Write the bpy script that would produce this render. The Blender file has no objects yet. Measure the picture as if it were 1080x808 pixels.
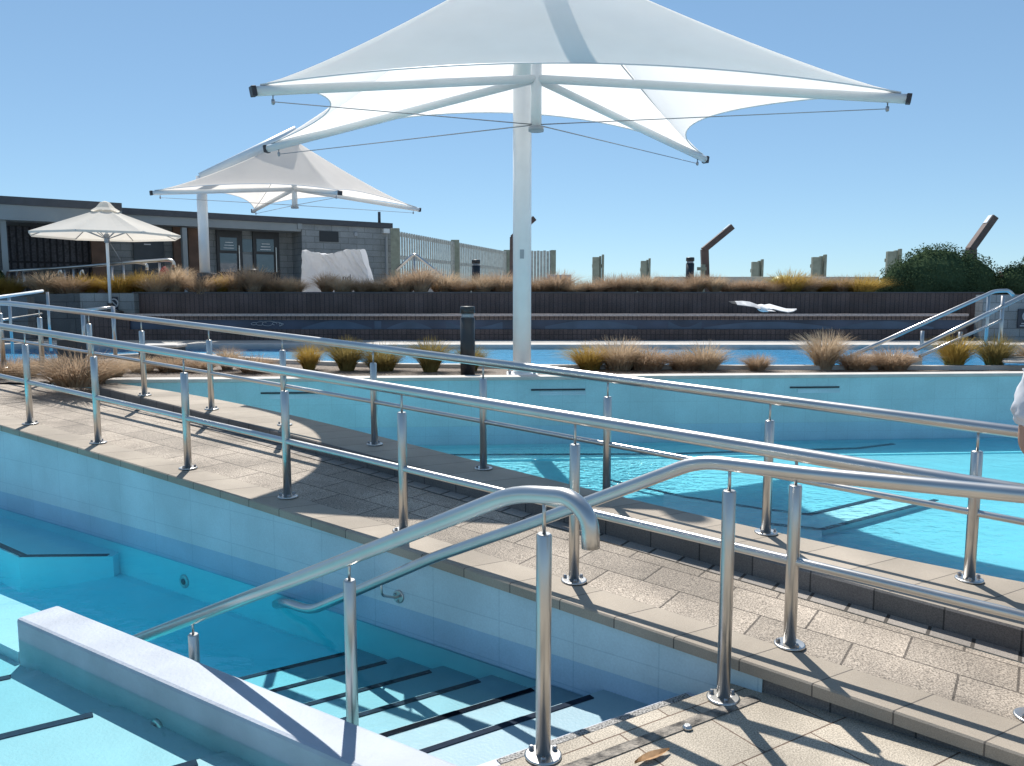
import bpy, bmesh, math, random
import numpy as np
from mathutils import Vector, Matrix, Quaternion, noise as mnoise
random.seed(7)
PI = math.pi
scene = bpy.context.scene
COL = scene.collection
# ------------------------------------------------------------------ camera model (used to measure the place from the photo)
F = 850.0; PITCH = math.atan((404 - 312) / F); EYE = 1.77
CP, SP = math.cos(PITCH), math.sin(PITCH)
def ray(x, y):
    u = (x - 540) / F; v = (404 - y) / F
    return Vector((u, CP + v * SP, -SP + v * CP))
def at(x, y, z):                       # point of the plane at height z
    r = ray(x, y); t = (z - EYE) / r.z
    return Vector((0, 0, EYE)) + r * t
def atY(x, y, Y):                      # point at distance Y
    r = ray(x, y); return Vector((0, 0, EYE)) + r * (Y / r.y)
def onplane(x, y, P, n):               # point of a vertical plane through P with normal n
    r = ray(x, y); n = Vector((n[0], n[1], 0)); o = Vector((0, 0, EYE))
    return o + r * ((Vector((P[0], P[1], 0)) - Vector((0, 0, 0))).dot(n) / r.dot(n))
D_ = Vector((.835, -.55, 0)).normalized(); N_ = Vector((-D_.y, D_.x, 0))
def sn(s, n, z=0): return D_ * s + N_ * n + Vector((0, 0, z))
def zr(s):
    z = .04 - .0553 * s
    return z if s > -11.5 else .04 + .0553 * 11.5
def onramp(x, y, off=0):
    z = .3
    for _ in range(60):
        P = at(x, y, z); s = P.dot(D_); z = .5 * z + .5 * (zr(s) + off)
    return P, s, P.dot(N_)
def fitn(px, off, deg=2):
    L = [onramp(x, y, off)[1:] for x, y in px]
    c = np.polyfit([a for a, b in L], [b for a, b in L], deg)
    return lambda s: float(np.polyval(c, s))
n_edge = fitn([(0,448),(100,476),(183,503),(333,552),(359,560),(543,615),(600,637),(720,672),(777,689),(832,704),(880,725),(950,752),(1020,785),(1080,806)], 0)
n_kerb = fitn([(98,407),(200,431),(300,456),(400,483),(500,510),(620,545),(850,595),(1000,640),(1080,668)], .12)
n_pool = fitn([(130,405),(190,414),(250,425),(340,444),(439,471),(578,505),(700,534),(887,573),(1053,610)], .12, 3)
# ------------------------------------------------------------------ materials
def mat(name, col, rough=.6, metal=0.0, var=.12, scale=6.0, bump=.0, bscale=None, spec=.5, col2=None, detail=6, dist=.02):
    m = bpy.data.materials.new(name); m.use_nodes = True
    nt = m.node_tree; b = nt.nodes['Principled BSDF']
    b.inputs['Roughness'].default_value = rough; b.inputs['Metallic'].default_value = metal
    b.inputs['Specular IOR Level'].default_value = spec
    tc = nt.nodes.new('ShaderNodeTexCoord')
    nz = nt.nodes.new('ShaderNodeTexNoise'); nz.inputs['Scale'].default_value = scale; nz.inputs['Detail'].default_value = detail
    nt.links.new(tc.outputs['Object'], nz.inputs['Vector'])
    mx = nt.nodes.new('ShaderNodeMix'); mx.data_type = 'RGBA'
    c2 = col2 if col2 else tuple(min(1, c * (1 + var)) for c in col)
    c1 = col if col2 else tuple(c * (1 - var) for c in col)
    mx.inputs['A'].default_value = (*c1, 1); mx.inputs['B'].default_value = (*c2, 1)
    mr = nt.nodes.new('ShaderNodeMapRange'); mr.inputs['From Min'].default_value = .3; mr.inputs['From Max'].default_value = .7
    nt.links.new(nz.outputs['Fac'], mr.inputs['Value']); nt.links.new(mr.outputs['Result'], mx.inputs['Factor'])
    nt.links.new(mx.outputs['Result'], b.inputs['Base Color'])
    if bump:
        n2 = nt.nodes.new('ShaderNodeTexNoise'); n2.inputs['Scale'].default_value = bscale or scale * 8; n2.inputs['Detail'].default_value = 4
        nt.links.new(tc.outputs['Object'], n2.inputs['Vector'])
        bp = nt.nodes.new('ShaderNodeBump'); bp.inputs['Strength'].default_value = bump; bp.inputs['Distance'].default_value = dist
        nt.links.new(n2.outputs['Fac'], bp.inputs['Height']); nt.links.new(bp.outputs['Normal'], b.inputs['Normal'])
    return m
def brick(name, c1, c2, mortar, bw, rh, ms, rough=.8, bump=.4, off=.5, coord='UV', rot=0, grain=180, grain_amt=.35, spots=0.0, stain=.2, spec=.3, gcol=None):
    m = bpy.data.materials.new(name); m.use_nodes = True
    nt = m.node_tree; b = nt.nodes['Principled BSDF']; L = nt.links.new
    b.inputs['Roughness'].default_value = rough; b.inputs['Specular IOR Level'].default_value = spec
    tc = nt.nodes.new('ShaderNodeTexCoord'); mp = nt.nodes.new('ShaderNodeMapping')
    mp.inputs['Rotation'].default_value = (0, 0, rot)
    L(tc.outputs[coord], mp.inputs['Vector'])
    br = nt.nodes.new('ShaderNodeTexBrick'); br.offset = off
    br.inputs['Scale'].default_value = 1; br.inputs['Mortar Size'].default_value = ms; br.inputs['Mortar Smooth'].default_value = .3
    br.inputs['Brick Width'].default_value = bw; br.inputs['Row Height'].default_value = rh; br.inputs['Bias'].default_value = 0
    br.inputs['Color1'].default_value = (*c1, 1); br.inputs['Color2'].default_value = (*c2, 1); br.inputs['Mortar'].default_value = (*mortar, 1)
    L(mp.outputs['Vector'], br.inputs['Vector'])
    nz = nt.nodes.new('ShaderNodeTexNoise'); nz.inputs['Scale'].default_value = grain; nz.inputs['Detail'].default_value = 2
    L(tc.outputs['Object'], nz.inputs['Vector'])
    mr = nt.nodes.new('ShaderNodeMapRange'); mr.inputs['From Min'].default_value = .35; mr.inputs['From Max'].default_value = .65
    mr.inputs['To Min'].default_value = 1 - grain_amt; mr.inputs['To Max'].default_value = 1 + grain_amt * .6
    L(nz.outputs['Fac'], mr.inputs['Value'])
    ns = nt.nodes.new('ShaderNodeTexNoise'); ns.inputs['Scale'].default_value = 1.7; ns.inputs['Detail'].default_value = 5
    L(tc.outputs['Object'], ns.inputs['Vector'])
    ms_ = nt.nodes.new('ShaderNodeMapRange'); ms_.inputs['From Min'].default_value = .35; ms_.inputs['From Max'].default_value = .65
    ms_.inputs['To Min'].default_value = 1 - stain; ms_.inputs['To Max'].default_value = 1 + stain * .3
    L(ns.outputs['Fac'], ms_.inputs['Value'])
    mu = nt.nodes.new('ShaderNodeMath'); mu.operation = 'MULTIPLY'; L(mr.outputs['Result'], mu.inputs[0]); L(ms_.outputs['Result'], mu.inputs[1])
    vm = nt.nodes.new('ShaderNodeVectorMath'); vm.operation = 'SCALE'
    L(br.outputs['Color'], vm.inputs[0]); L(mu.outputs['Value'], vm.inputs['Scale'])
    L(vm.outputs['Vector'], b.inputs['Base Color'])
    h = nt.nodes.new('ShaderNodeMath'); h.operation = 'MULTIPLY_ADD'
    L(nz.outputs['Fac'], h.inputs[0]); h.inputs[1].default_value = .25
    inv = nt.nodes.new('ShaderNodeMath'); inv.operation = 'SUBTRACT'; inv.inputs[0].default_value = 1; L(br.outputs['Fac'], inv.inputs[1])
    L(inv.outputs['Value'], h.inputs[2])
    bp = nt.nodes.new('ShaderNodeBump'); bp.inputs['Strength'].default_value = bump; bp.inputs['Distance'].default_value = .012
    L(h.outputs['Value'], bp.inputs['Height']); L(bp.outputs['Normal'], b.inputs['Normal'])
    return m
def steel(name, col=(.56,.55,.53), rough=.31):
    m = mat(name, col, rough, 1.0, .08, 3.0)
    nt = m.node_tree; b = nt.nodes['Principled BSDF']
    tc = nt.nodes.new('ShaderNodeTexCoord'); nz = nt.nodes.new('ShaderNodeTexNoise')
    nz.inputs['Scale'].default_value = 9; nz.inputs['Detail'].default_value = 3
    nt.links.new(tc.outputs['Object'], nz.inputs['Vector'])
    mr = nt.nodes.new('ShaderNodeMapRange'); mr.inputs['To Min'].default_value = rough - .03; mr.inputs['To Max'].default_value = rough + .04
    nt.links.new(nz.outputs['Fac'], mr.inputs['Value']); nt.links.new(mr.outputs['Result'], b.inputs['Roughness'])
    return m
def fabric(name, col, trans=.45):
    m = bpy.data.materials.new(name); m.use_nodes = True; nt = m.node_tree; nt.nodes.clear(); L = nt.links.new
    o = nt.nodes.new('ShaderNodeOutputMaterial'); d = nt.nodes.new('ShaderNodeBsdfDiffuse'); t = nt.nodes.new('ShaderNodeBsdfTranslucent')
    tc = nt.nodes.new('ShaderNodeTexCoord'); nz = nt.nodes.new('ShaderNodeTexNoise'); nz.inputs['Scale'].default_value = 2.2; nz.inputs['Detail'].default_value = 7
    L(tc.outputs['Object'], nz.inputs['Vector'])
    mx = nt.nodes.new('ShaderNodeMix'); mx.data_type = 'RGBA'
    mx.inputs['A'].default_value = (*[c * .9 for c in col], 1); mx.inputs['B'].default_value = (*col, 1)
    L(nz.outputs['Fac'], mx.inputs['Factor'])
    L(mx.outputs['Result'], d.inputs['Color']); L(mx.outputs['Result'], t.inputs['Color'])
    bp = nt.nodes.new('ShaderNodeBump'); bp.inputs['Strength'].default_value = .15; bp.inputs['Distance'].default_value = .02
    L(nz.outputs['Fac'], bp.inputs['Height']); L(bp.outputs['Normal'], d.inputs['Normal'])
    s = nt.nodes.new('ShaderNodeMixShader'); s.inputs['Fac'].default_value = trans
    L(d.outputs['BSDF'], s.inputs[1]); L(t.outputs['BSDF'], s.inputs[2]); L(s.outputs['Shader'], o.inputs['Surface'])
    return m
def leafmat(name, c1, c2, trans=.35, scale=9):
    m = fabric(name, c1, trans); nt = m.node_tree
    mx = [n for n in nt.nodes if n.type == 'MIX'][0]; nz = [n for n in nt.nodes if n.type == 'TEX_NOISE'][0]
    mx.inputs['A'].default_value = (*c1, 1); mx.inputs['B'].default_value = (*c2, 1); nz.inputs['Scale'].default_value = scale
    return m
def water(name, absorb, density, bump, scale, patch=None, fres=1.0, ior=1.30):
    m = bpy.data.materials.new(name); m.use_nodes = True; nt = m.node_tree; nt.nodes.clear(); L = nt.links.new
    o = nt.nodes.new('ShaderNodeOutputMaterial'); tr = nt.nodes.new('ShaderNodeBsdfTransparent'); gl = nt.nodes.new('ShaderNodeBsdfGlossy')
    gl.inputs['Roughness'].default_value = .03; gl.inputs['Color'].default_value = (fres, fres, fres, 1)
    tr.inputs['Color'].default_value = (.97, 1, 1, 1)
    fr = nt.nodes.new('ShaderNodeFresnel'); fr.inputs['IOR'].default_value = ior
    tc = nt.nodes.new('ShaderNodeTexCoord'); mp = nt.nodes.new('ShaderNodeMapping'); mp.inputs['Scale'].default_value = (1, 1.3, 1)
    L(tc.outputs['Object'], mp.inputs['Vector'])
    nz = nt.nodes.new('ShaderNodeTexNoise'); nz.inputs['Scale'].default_value = scale; nz.inputs['Detail'].default_value = 3; nz.inputs['Distortion'].default_value = .6
    L(mp.outputs['Vector'], nz.inputs['Vector'])
    bp = nt.nodes.new('ShaderNodeBump'); bp.inputs['Strength'].default_value = 1; bp.inputs['Distance'].default_value = .05 * bump
    h = nz.outputs['Fac']
    for pc_, pr, amp, sc_ in (patch or ()):
        n2 = nt.nodes.new('ShaderNodeTexNoise'); n2.inputs['Scale'].default_value = sc_; n2.inputs['Detail'].default_value = 2
        L(mp.outputs['Vector'], n2.inputs['Vector'])
        vd = nt.nodes.new('ShaderNodeVectorMath'); vd.operation = 'DISTANCE'; vd.inputs[1].default_value = pc_
        L(tc.outputs['Object'], vd.inputs[0])
        mr = nt.nodes.new('ShaderNodeMapRange'); mr.inputs['From Min'].default_value = pr * .3; mr.inputs['From Max'].default_value = pr
        mr.inputs['To Min'].default_value = amp; mr.inputs['To Max'].default_value = 0
        L(vd.outputs['Value'], mr.inputs['Value'])
        ma = nt.nodes.new('ShaderNodeMath'); ma.operation = 'MULTIPLY_ADD'
        L(n2.outputs['Fac'], ma.inputs[0]); L(mr.outputs['Result'], ma.inputs[1]); L(h, ma.inputs[2]); h = ma.outputs['Value']
    L(h, bp.inputs['Height']); L(bp.outputs['Normal'], gl.inputs['Normal']); L(bp.outputs['Normal'], fr.inputs['Normal'])
    s = nt.nodes.new('ShaderNodeMixShader'); L(fr.outputs['Fac'], s.inputs['Fac']); L(tr.outputs['BSDF'], s.inputs[1]); L(gl.outputs['BSDF'], s.inputs[2])
    L(s.outputs['Shader'], o.inputs['Surface'])
    va = nt.nodes.new('ShaderNodeVolumeAbsorption'); va.inputs['Color'].default_value = (*absorb, 1); va.inputs['Density'].default_value = density
    L(va.outputs['Volume'], o.inputs['Volume'])
    return m
M = {}
M['steel'] = steel('brushed_steel')
M['bolt'] = steel('bolt_steel', (.35,.35,.36), .35)
M['paver'] = brick('exposed_aggregate_paver', (.35,.30,.245), (.47,.40,.325), (.13,.11,.09), .46, .29, .006, grain=130, grain_amt=.6, stain=.34)
M['coping'] = brick('coping_paver', (.36,.31,.25), (.43,.37,.30), (.15,.13,.11), .34, 3.0, .004, grain=260, grain_amt=.14, off=0)
M['edgebrick'] = brick('edge_paver', (.30,.27,.24), (.36,.32,.28), (.08,.07,.06), .20, .3, .01, grain=200, grain_amt=.3, off=0)
M['landing'] = brick('landing_paver', (.41,.36,.29), (.52,.455,.365), (.16,.11,.08), .41, .41, .004, coord='Object', rot=-math.radians(31.8), grain=150, grain_amt=.4, off=.33, stain=.34)
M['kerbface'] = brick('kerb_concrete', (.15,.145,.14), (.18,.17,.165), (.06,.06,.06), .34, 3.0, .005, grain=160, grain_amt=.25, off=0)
M['tile'] = brick('blue_pool_tile', (.51,.67,.73), (.525,.685,.745), (.43,.59,.66), .50, .25, .004, rough=.35, bump=.1, off=0, grain=90, grain_amt=.05, stain=.16)
M['tileB'] = brick('teal_pool_tile', (.42,.66,.70), (.43,.67,.71), (.36,.58,.62), .30, .30, .003, rough=.35, bump=.06, off=0, grain=60, grain_amt=.05, stain=.12)
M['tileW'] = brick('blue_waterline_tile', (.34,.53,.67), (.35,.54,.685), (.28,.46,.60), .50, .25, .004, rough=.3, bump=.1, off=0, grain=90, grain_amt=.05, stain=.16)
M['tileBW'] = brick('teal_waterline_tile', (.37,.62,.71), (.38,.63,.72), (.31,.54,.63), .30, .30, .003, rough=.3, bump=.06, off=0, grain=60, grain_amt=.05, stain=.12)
M['floor'] = mat('pool_floor_paint', (.44,.52,.58), .5, 0, .05, 2.0, .1, 60)
M['floor_w'] = mat('shade_lifted_underwater_paint', (.60,.92,.96), .5, 0, .05, 2.0, .1, 60)  # brightened colour makes up for shade on underwater walls and back ledge
M['far_floor'] = mat('blue_far_pool_floor', (.06,.26,.47), .5, 0, .08, 1.5)
M['floor_l'] = mat('shade_lifted_aqua_floor', (.50,.88,.94), .5, 0, .05, 2.0, .1, 60)  # coloured brighter than the sunlit steps to offset the ramp wall's shade
M['floor_s'] = mat('pale_step_paint', (.55,.62,.66), .5, 0, .05, 2.0, .1, 60)
M['tread'] = mat('pool_step_paint', (.22,.36,.42), .55, 0, .07, 4.0, .15, 60)
M['tier'] = mat('pool_tier_paint', (.36,.44,.48), .55, 0, .07, 3.0, .15, 60)
M['paint'] = mat('rough_white_paint', (.38,.42,.48), .6, 0, .13, 3.0, .35, 45, dist=.01)
M['black'] = mat('black_nosing_tile', (.025,.03,.04), .5, 0, .2, 30)
M['seam_line'] = mat('dark_blue_nosing_tile', (.012,.022,.04), .8, 0, .2, 30, spec=.1)
M['waterL'] = water('left_pool_water', (.0,.90,.97), 1.35, .20, 2.6, (((-3.5, 5.2, -.35), 2.2, .5, 8),), ior=1.28)
M['waterR'] = water('right_pool_water', (.0,.90,.97), 2.3, .22, 3.0, (((1.7, 7.3, -.17), 3.0, 3.2, 9), ((.75, 9.0, -.17), 1.5, 13.0, 11)), ior=1.25)
M['waterF'] = water('far_pool_water', (.0,.80,.97), .9, .25, 3.0, ior=1.08)
M['fabric'] = fabric('white_shade_fabric', (.97,.95,.92), .58)
M['fabric2'] = fabric('cream_shade_fabric', (.95,.90,.84), .5)
M['parasol'] = fabric('cream_parasol_fabric', (.93,.88,.79), .42)
M['white'] = mat('white_powder_coat', (.80,.83,.84), .35, 0, .04, 4)
M['grey_metal'] = mat('grey_powder_coat', (.35,.38,.41), .4, 0, .06, 4)
M['cable'] = steel('cable_steel', (.4,.4,.42), .4)
M['darkcap'] = mat('dark_plastic_cap', (.05,.045,.05), .5)
M['slats'] = brick('dark_brown_slats', (.115,.085,.08), (.145,.105,.098), (.06,.045,.043), .11, 50, .008, rough=.7, off=0, grain=40, grain_amt=.2)
M['slats_b'] = brick('brown_bench_slats', (.20,.14,.12), (.25,.18,.155), (.03,.02,.02), .11, 50, .008, rough=.7, off=0, grain=40, grain_amt=.2)
M['lip'] = mat('weathered_timber_lip', (.50,.40,.36), .7, 0, .25, 20)
M['concrete'] = mat('pale_concrete', (.52,.49,.45), .85, 0, .10, 5, .2)
M['block'] = brick('grey_concrete_block', (.26,.285,.295), (.31,.335,.345), (.17,.185,.19), .6, .2, .01, coord='UV', grain=50, grain_amt=.15, off=.5)
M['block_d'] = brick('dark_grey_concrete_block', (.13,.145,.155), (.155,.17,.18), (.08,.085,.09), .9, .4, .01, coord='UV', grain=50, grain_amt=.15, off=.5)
M['roof'] = mat('dark_roof_metal', (.06,.065,.075), .5)
M['beam'] = mat('grey_fascia_board', (.27,.30,.31), .6, 0, .08, 1.5)
M['brown'] = mat('brown_timber_cladding', (.13,.075,.05), .7, 0, .3, 3)
M['louvre'] = brick('dark_vertical_louvre', (.075,.075,.085), (.09,.09,.10), (.025,.025,.03), .16, 50, .03, off=0, grain=20)
M['door'] = mat('dark_door_paint', (.045,.06,.075), .5)
M['glass'] = mat('window_glass', (.10,.14,.17), .05, 0, .15, 2, spec=.8)
M['frame'] = mat('black_window_frame', (.02,.022,.026), .4)
M['paper'] = mat('white_paper', (.7,.72,.74), .8)
M['timber'] = mat('green_grey_treated_timber', (.28,.30,.235), .8, 0, .18, 6, .3)
M['timber_f'] = mat('weathered_fence_timber', (.46,.465,.42), .8, 0, .2, 6, .2)
M['rust'] = mat('brown_lamp_metal', (.13,.085,.07), .6, 0, .25, 5)
M['bollard'] = mat('charcoal_bollard_metal', (.025,.03,.035), .45, 0, .1, 8)
M['tarp'] = fabric('white_tarpaulin', (.86,.86,.87), .35)
M['gravel'] = mat('pebble_gravel', (.12,.09,.07), .9, 0, .2, 40, .9, 60, col2=(.34,.29,.24), detail=2, dist=.03)
M['soil'] = mat('dry_soil', (.14,.10,.075), .95, 0, .3, 12, .5)
M['deck'] = mat('terrace_concrete', (.36,.35,.33), .9, 0, .1, 4, .2)
M['ground'] = mat('far_ground', (.25,.24,.21), .95, 0, .2, .5)
M['sea'] = mat('sea_water', (.05,.12,.16), .25, 0, .1, .2)
M['navy'] = mat('navy_recess_panel', (.045,.06,.10), .4, 0, .4, 1.2)
M['arc'] = mat('blue_wave_panel', (.06,.095,.15), .4, 0, .2, 2)
M['g_brown'] = leafmat('dry_brown_grass', (.31,.21,.135), (.64,.50,.36), .35, 14)
M['g_tan'] = leafmat('tan_grass', (.42,.31,.20), (.68,.55,.40), .35, 14)
M['g_gold'] = leafmat('golden_grass', (.44,.27,.055), (.48,.37,.12), .4, 14)
M['g_olive'] = leafmat('olive_grass', (.17,.15,.05), (.42,.31,.12), .35, 14)
M['leaf'] = leafmat('leaf_with_painted_glints', (.02,.042,.02), (.12,.17,.09), .22, 22)  # lighter second tone paints in the glints on the leaves
M['skin'] = mat('tanned_skin', (.42,.24,.17), .5, 0, .08, 12)
M['shirt'] = fabric('white_cotton', (.75,.76,.80), .15)
M['navycloth'] = mat('navy_cloth', (.03,.04,.08), .85)
M['hair'] = mat('brown_hair', (.06,.035,.02), .6)
M['bird'] = mat('white_feathers', (.74,.74,.74), .8, 0, .05, 8)
M['birdgrey'] = mat('grey_wing_feathers', (.30,.31,.33), .8, 0, .3, 9, col2=(.7,.7,.7))
M['birdblack'] = mat('black_wingtip_feathers', (.02,.02,.02), .7)
M['sign'] = mat('dark_sign_face', (.03,.035,.05), .5)
M['signw'] = mat('white_sign_print', (.45,.47,.5), .6)
M['red'] = mat('red_fabric', (.30,.02,.04), .7)
M['dryleaf'] = mat('dry_fallen_leaf', (.35,.20,.09), .7, 0, .3, 30)
M['mosaic'] = mat('speckled_antislip_strip', (.045,.045,.045), .7, 0, .2, 110, .5, 120, col2=(.50,.48,.45), detail=1)
M['drain'] = mat('stained_drain_channel', (.05,.045,.04), .8, 0, .3, 22, .8, 60, col2=(.34,.30,.25), detail=5)
M['wtile'] = mat('white_step_tile', (.42,.45,.52), .45, 0, .06, 10)
M['cream'] = mat('cream_render', (.55,.53,.48), .8, 0, .08, 3)
M['lime'] = mat('pale_lime_plastic', (.45,.50,.20), .5)
# ------------------------------------------------------------------ mesh helpers
class MB:
    def __init__(s): s.bm = bmesh.new(); s.uv = s.bm.loops.layers.uv.new('UVMap')
    def face(s, pts, uvs=None, smooth=False):
        vs = [s.bm.verts.new(p) for p in pts]
        try: f = s.bm.faces.new(vs)
        except ValueError: return
        f.smooth = smooth
        for i, l in enumerate(f.loops):
            l[s.uv].uv = uvs[i] if uvs else (pts[i][0], pts[i][1])
        return f
    def box(s, c, size, ax=None, bev=0.0, uvscale=True):
        """c centre, size (along ax, across, up); ax = unit vector of the first side (horizontal by default)"""
        ax = Vector(ax).normalized() if ax else Vector((1, 0, 0))
        up = Vector((0, 0, 1))
        if abs(ax.z) > .98: ay = Vector((0, 1, 0))
        else: ay = up.cross(ax).normalized()
        az = ax.cross(ay).normalized(); c = Vector(c); h = [x / 2 for x in size]
        P = lambda i, j, k: c + ax * h[0] * i + ay * h[1] * j + az * h[2] * k
        quads = [((-1,-1,-1),(-1,1,-1),(1,1,-1),(1,-1,-1)), ((-1,-1,1),(1,-1,1),(1,1,1),(-1,1,1)),
                 ((-1,-1,-1),(1,-1,-1),(1,-1,1),(-1,-1,1)), ((-1,1,-1),(-1,1,1),(1,1,1),(1,1,-1)),
                 ((-1,-1,-1),(-1,-1,1),(-1,1,1),(-1,1,-1)), ((1,-1,-1),(1,1,-1),(1,1,1),(1,-1,1))]
        vs = {}
        for q in quads:
            for k in q:
                if k not in vs: vs[k] = s.bm.verts.new(P(*k))
        for qi, q in enumerate(quads):
            f = s.bm.faces.new([vs[k] for k in q])
            for l, k in zip(f.loops, q):
                a, b_, c_ = (k[i] * h[i] for i in range(3))
                l[s.uv].uv = (a, b_) if qi < 2 else ((a, c_) if qi < 4 else (b_, c_))
        if bev:
            es = list({e for v in vs.values() for e in v.link_edges})
            bmesh.ops.bevel(s.bm, geom=es, offset=bev, segments=2, affect='EDGES', profile=.5)
        return s
    def tube(s, pts, r, seg=12, cap=True, smooth=True, r2=None):
        pts = [Vector(p) for p in pts]; n = len(pts); rings = []
        t0 = (pts[1] - pts[0]).normalized()
        ref = Vector((0, 0, 1)) if abs(t0.z) < .9 else Vector((1, 0, 0))
        u = t0.cross(ref).normalized()
        for i, p in enumerate(pts):
            if i == 0: t = t0
            elif i == n - 1: t = (pts[i] - pts[i-1]).normalized()
            else: t = ((pts[i+1] - p).normalized() + (p - pts[i-1]).normalized()).normalized()
            u = (u - t * u.dot(t)).normalized(); v = t.cross(u)
            rr = r if r2 is None else r + (r2 - r) * i / (n - 1)
            rings.append([s.bm.verts.new(p + (u * math.cos(2*PI*k/seg) + v * math.sin(2*PI*k/seg)) * rr) for k in range(seg)])
        for i in range(n - 1):
            for k in range(seg):
                f = s.bm.faces.new((rings[i][k], rings[i][(k+1) % seg], rings[i+1][(k+1) % seg], rings[i+1][k])); f.smooth = smooth
        if cap:
            s.bm.faces.new(rings[0][::-1]); s.bm.faces.new(rings[-1])
        return s
    def lathe(s, prof, c=(0, 0, 0), seg=20, smooth=True):
        c = Vector(c); rings = []
        for r, z in prof:
            rings.append([s.bm.verts.new(c + Vector((r*math.cos(2*PI*k/seg), r*math.sin(2*PI*k/seg), z))) for k in range(seg)])
        for i in range(len(prof) - 1):
            for k in range(seg):
                f = s.bm.faces.new((rings[i][k], rings[i][(k+1) % seg], rings[i+1][(k+1) % seg], rings[i+1][k])); f.smooth = smooth
        s.bm.faces.new(rings[0][::-1]); s.bm.faces.new(rings[-1])
        return s
    def prism(s, poly, z0, z1):
        """vertical prism over a plan polygon"""
        n = len(poly); b = [s.bm.verts.new((p[0], p[1], z0)) for p in poly]; t = [s.bm.verts.new((p[0], p[1], z1)) for p in poly]
        fs = [s.bm.faces.new(b[::-1]), s.bm.faces.new(t)]
        acc = 0
        for i in range(n):
            j = (i + 1) % n; f = s.bm.faces.new((b[i], b[j], t[j], t[i]))
            ln = (Vector(poly[j][:2]) - Vector(poly[i][:2])).length
            for l, uv in zip(f.loops, ((acc, z0), (acc + ln, z0), (acc + ln, z1), (acc, z1))): l[s.uv].uv = uv
            acc += ln
        for f in fs:
            for l in f.loops: l[s.uv].uv = l.vert.co.xy
        return s
    def grid(s, rows, uvs=None, smooth=True, uvf=None):
        V = [[s.bm.verts.new(p) for p in r] for r in rows]
        for i in range(len(rows) - 1):
            for j in range(len(rows[i]) - 1):
                f = s.bm.faces.new((V[i][j], V[i][j+1], V[i+1][j+1], V[i+1][j])); f.smooth = smooth
                for l, (a, b_) in zip(f.loops, ((i, j), (i, j+1), (i+1, j+1), (i+1, j))):
                    l[s.uv].uv = uvs[a][b_] if uvs else rows[a][b_][:2]
        return s
def sweep(prof, s0, s1, step=.2, mb=None, uvz=False, skew=0.0):
    """prof: list of functions s -> (n, z)"""
    mb = mb or MB(); k = max(2, int((s1 - s0) / step) + 1); rows = []; uvs = []
    for i in range(k):
        s = s0 + (s1 - s0) * i / (k - 1); r = []; u = []; acc = 0; prev = None
        for fn in prof:
            n, z = fn(s)
            if prev: acc += math.hypot(n - prev[0], z - prev[1])
            prev = (n, z); r.append(sn(s, n, z)); u.append((s - skew*n, z + .075 if uvz else acc))
        rows.append(r); uvs.append(u)
    mb.grid(rows, uvs, smooth=False)
    return mb
ORG = {}
def obj(name, mb, m, parent=None, loc=None):
    """one mesh object; mesh built in world coordinates, or local to loc when loc is given"""
    bm = mb.bm
    bmesh.ops.recalc_face_normals(bm, faces=bm.faces[:]) if len(bm.faces) and not getattr(mb, 'keep', False) else None
    if loc is None:
        wl = ORG[parent] if parent else Vector((0, 0, 0))
        if parent: bmesh.ops.translate(bm, verts=bm.verts[:], vec=-wl)
    else: wl = Vector(loc)
    me = bpy.data.meshes.new(name); bm.to_mesh(me); bm.free()
    me.materials.append(M[m] if isinstance(m, str) else m)
    o = bpy.data.objects.new(name, me); COL.objects.link(o)
    if loc is not None: o.location = wl - (ORG[parent] if parent else Vector((0, 0, 0)))
    if parent: o.parent = parent
    ORG[o] = wl
    return o
def tag(o, label, cat, group=None):
    o['label'] = label; o['category'] = cat
    if group: o['group'] = group
    return o
def thing(name, label, cat, loc, group=None):
    o = bpy.data.objects.new(name, None); COL.objects.link(o); o.location = loc; o.empty_display_size = .1; ORG[o] = Vector(loc)
    return tag(o, label, cat, group)
def struct(name, mb, m, kind='structure'):
    o = obj(name, mb, m); o['kind'] = kind; return o
def copy_tree(o, parent=None, loc=None):
    c = o.copy(); COL.objects.link(c)
    if parent: c.parent = parent
    if loc is not None: c.location = loc
    for ch in o.children: copy_tree(ch, c)
    return c
def arcpts(p0, p1, p2, k=6):           # rounded corner at p1 between p0 and p2 (given tangent points)
    p0, p1, p2 = Vector(p0), Vector(p1), Vector(p2)
    return [p0*(1-t)**2 + p1*2*t*(1-t) + p2*t*t for t in [i/k for i in range(k+1)]]
def smooth_path(pts, rad):
    pts = [Vector(p) for p in pts]; out = [pts[0]]
    for i in range(1, len(pts) - 1):
        a, b_, c = pts[i-1], pts[i], pts[i+1]; r = min(rad, (b_-a).length*.48, (c-b_).length*.48)
        out += arcpts(b_ + (a-b_).normalized()*r, b_, b_ + (c-b_).normalized()*r)
    return out + [pts[-1]]

# ================================================================== world, sun, camera
SUN_EL, SUN_AZ = math.radians(53), math.radians(-9)
w = bpy.data.worlds.new('World'); scene.world = w; w.use_nodes = True
nt = w.node_tree; bg = nt.nodes['Background']; sky = nt.nodes.new('ShaderNodeTexSky'); sky.sky_type = 'NISHITA'
sky.sun_disc = False; sky.sun_elevation = SUN_EL; sky.sun_rotation = SUN_AZ
sky.air_density = 1.0; sky.dust_density = .3; sky.ozone_density = 1.0; sky.altitude = 2500
gm = nt.nodes.new('ShaderNodeGamma'); gm.inputs['Gamma'].default_value = .6          # softer zenith-to-horizon range
tn = nt.nodes.new('ShaderNodeMix'); tn.data_type = 'RGBA'; tn.blend_type = 'MULTIPLY'; tn.inputs['Factor'].default_value = 1; tn.inputs['B'].default_value = (.63, .845, .99, 1)
nt.links.new(sky.outputs['Color'], gm.inputs['Color']); nt.links.new(gm.outputs['Color'], tn.inputs['A'])
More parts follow.
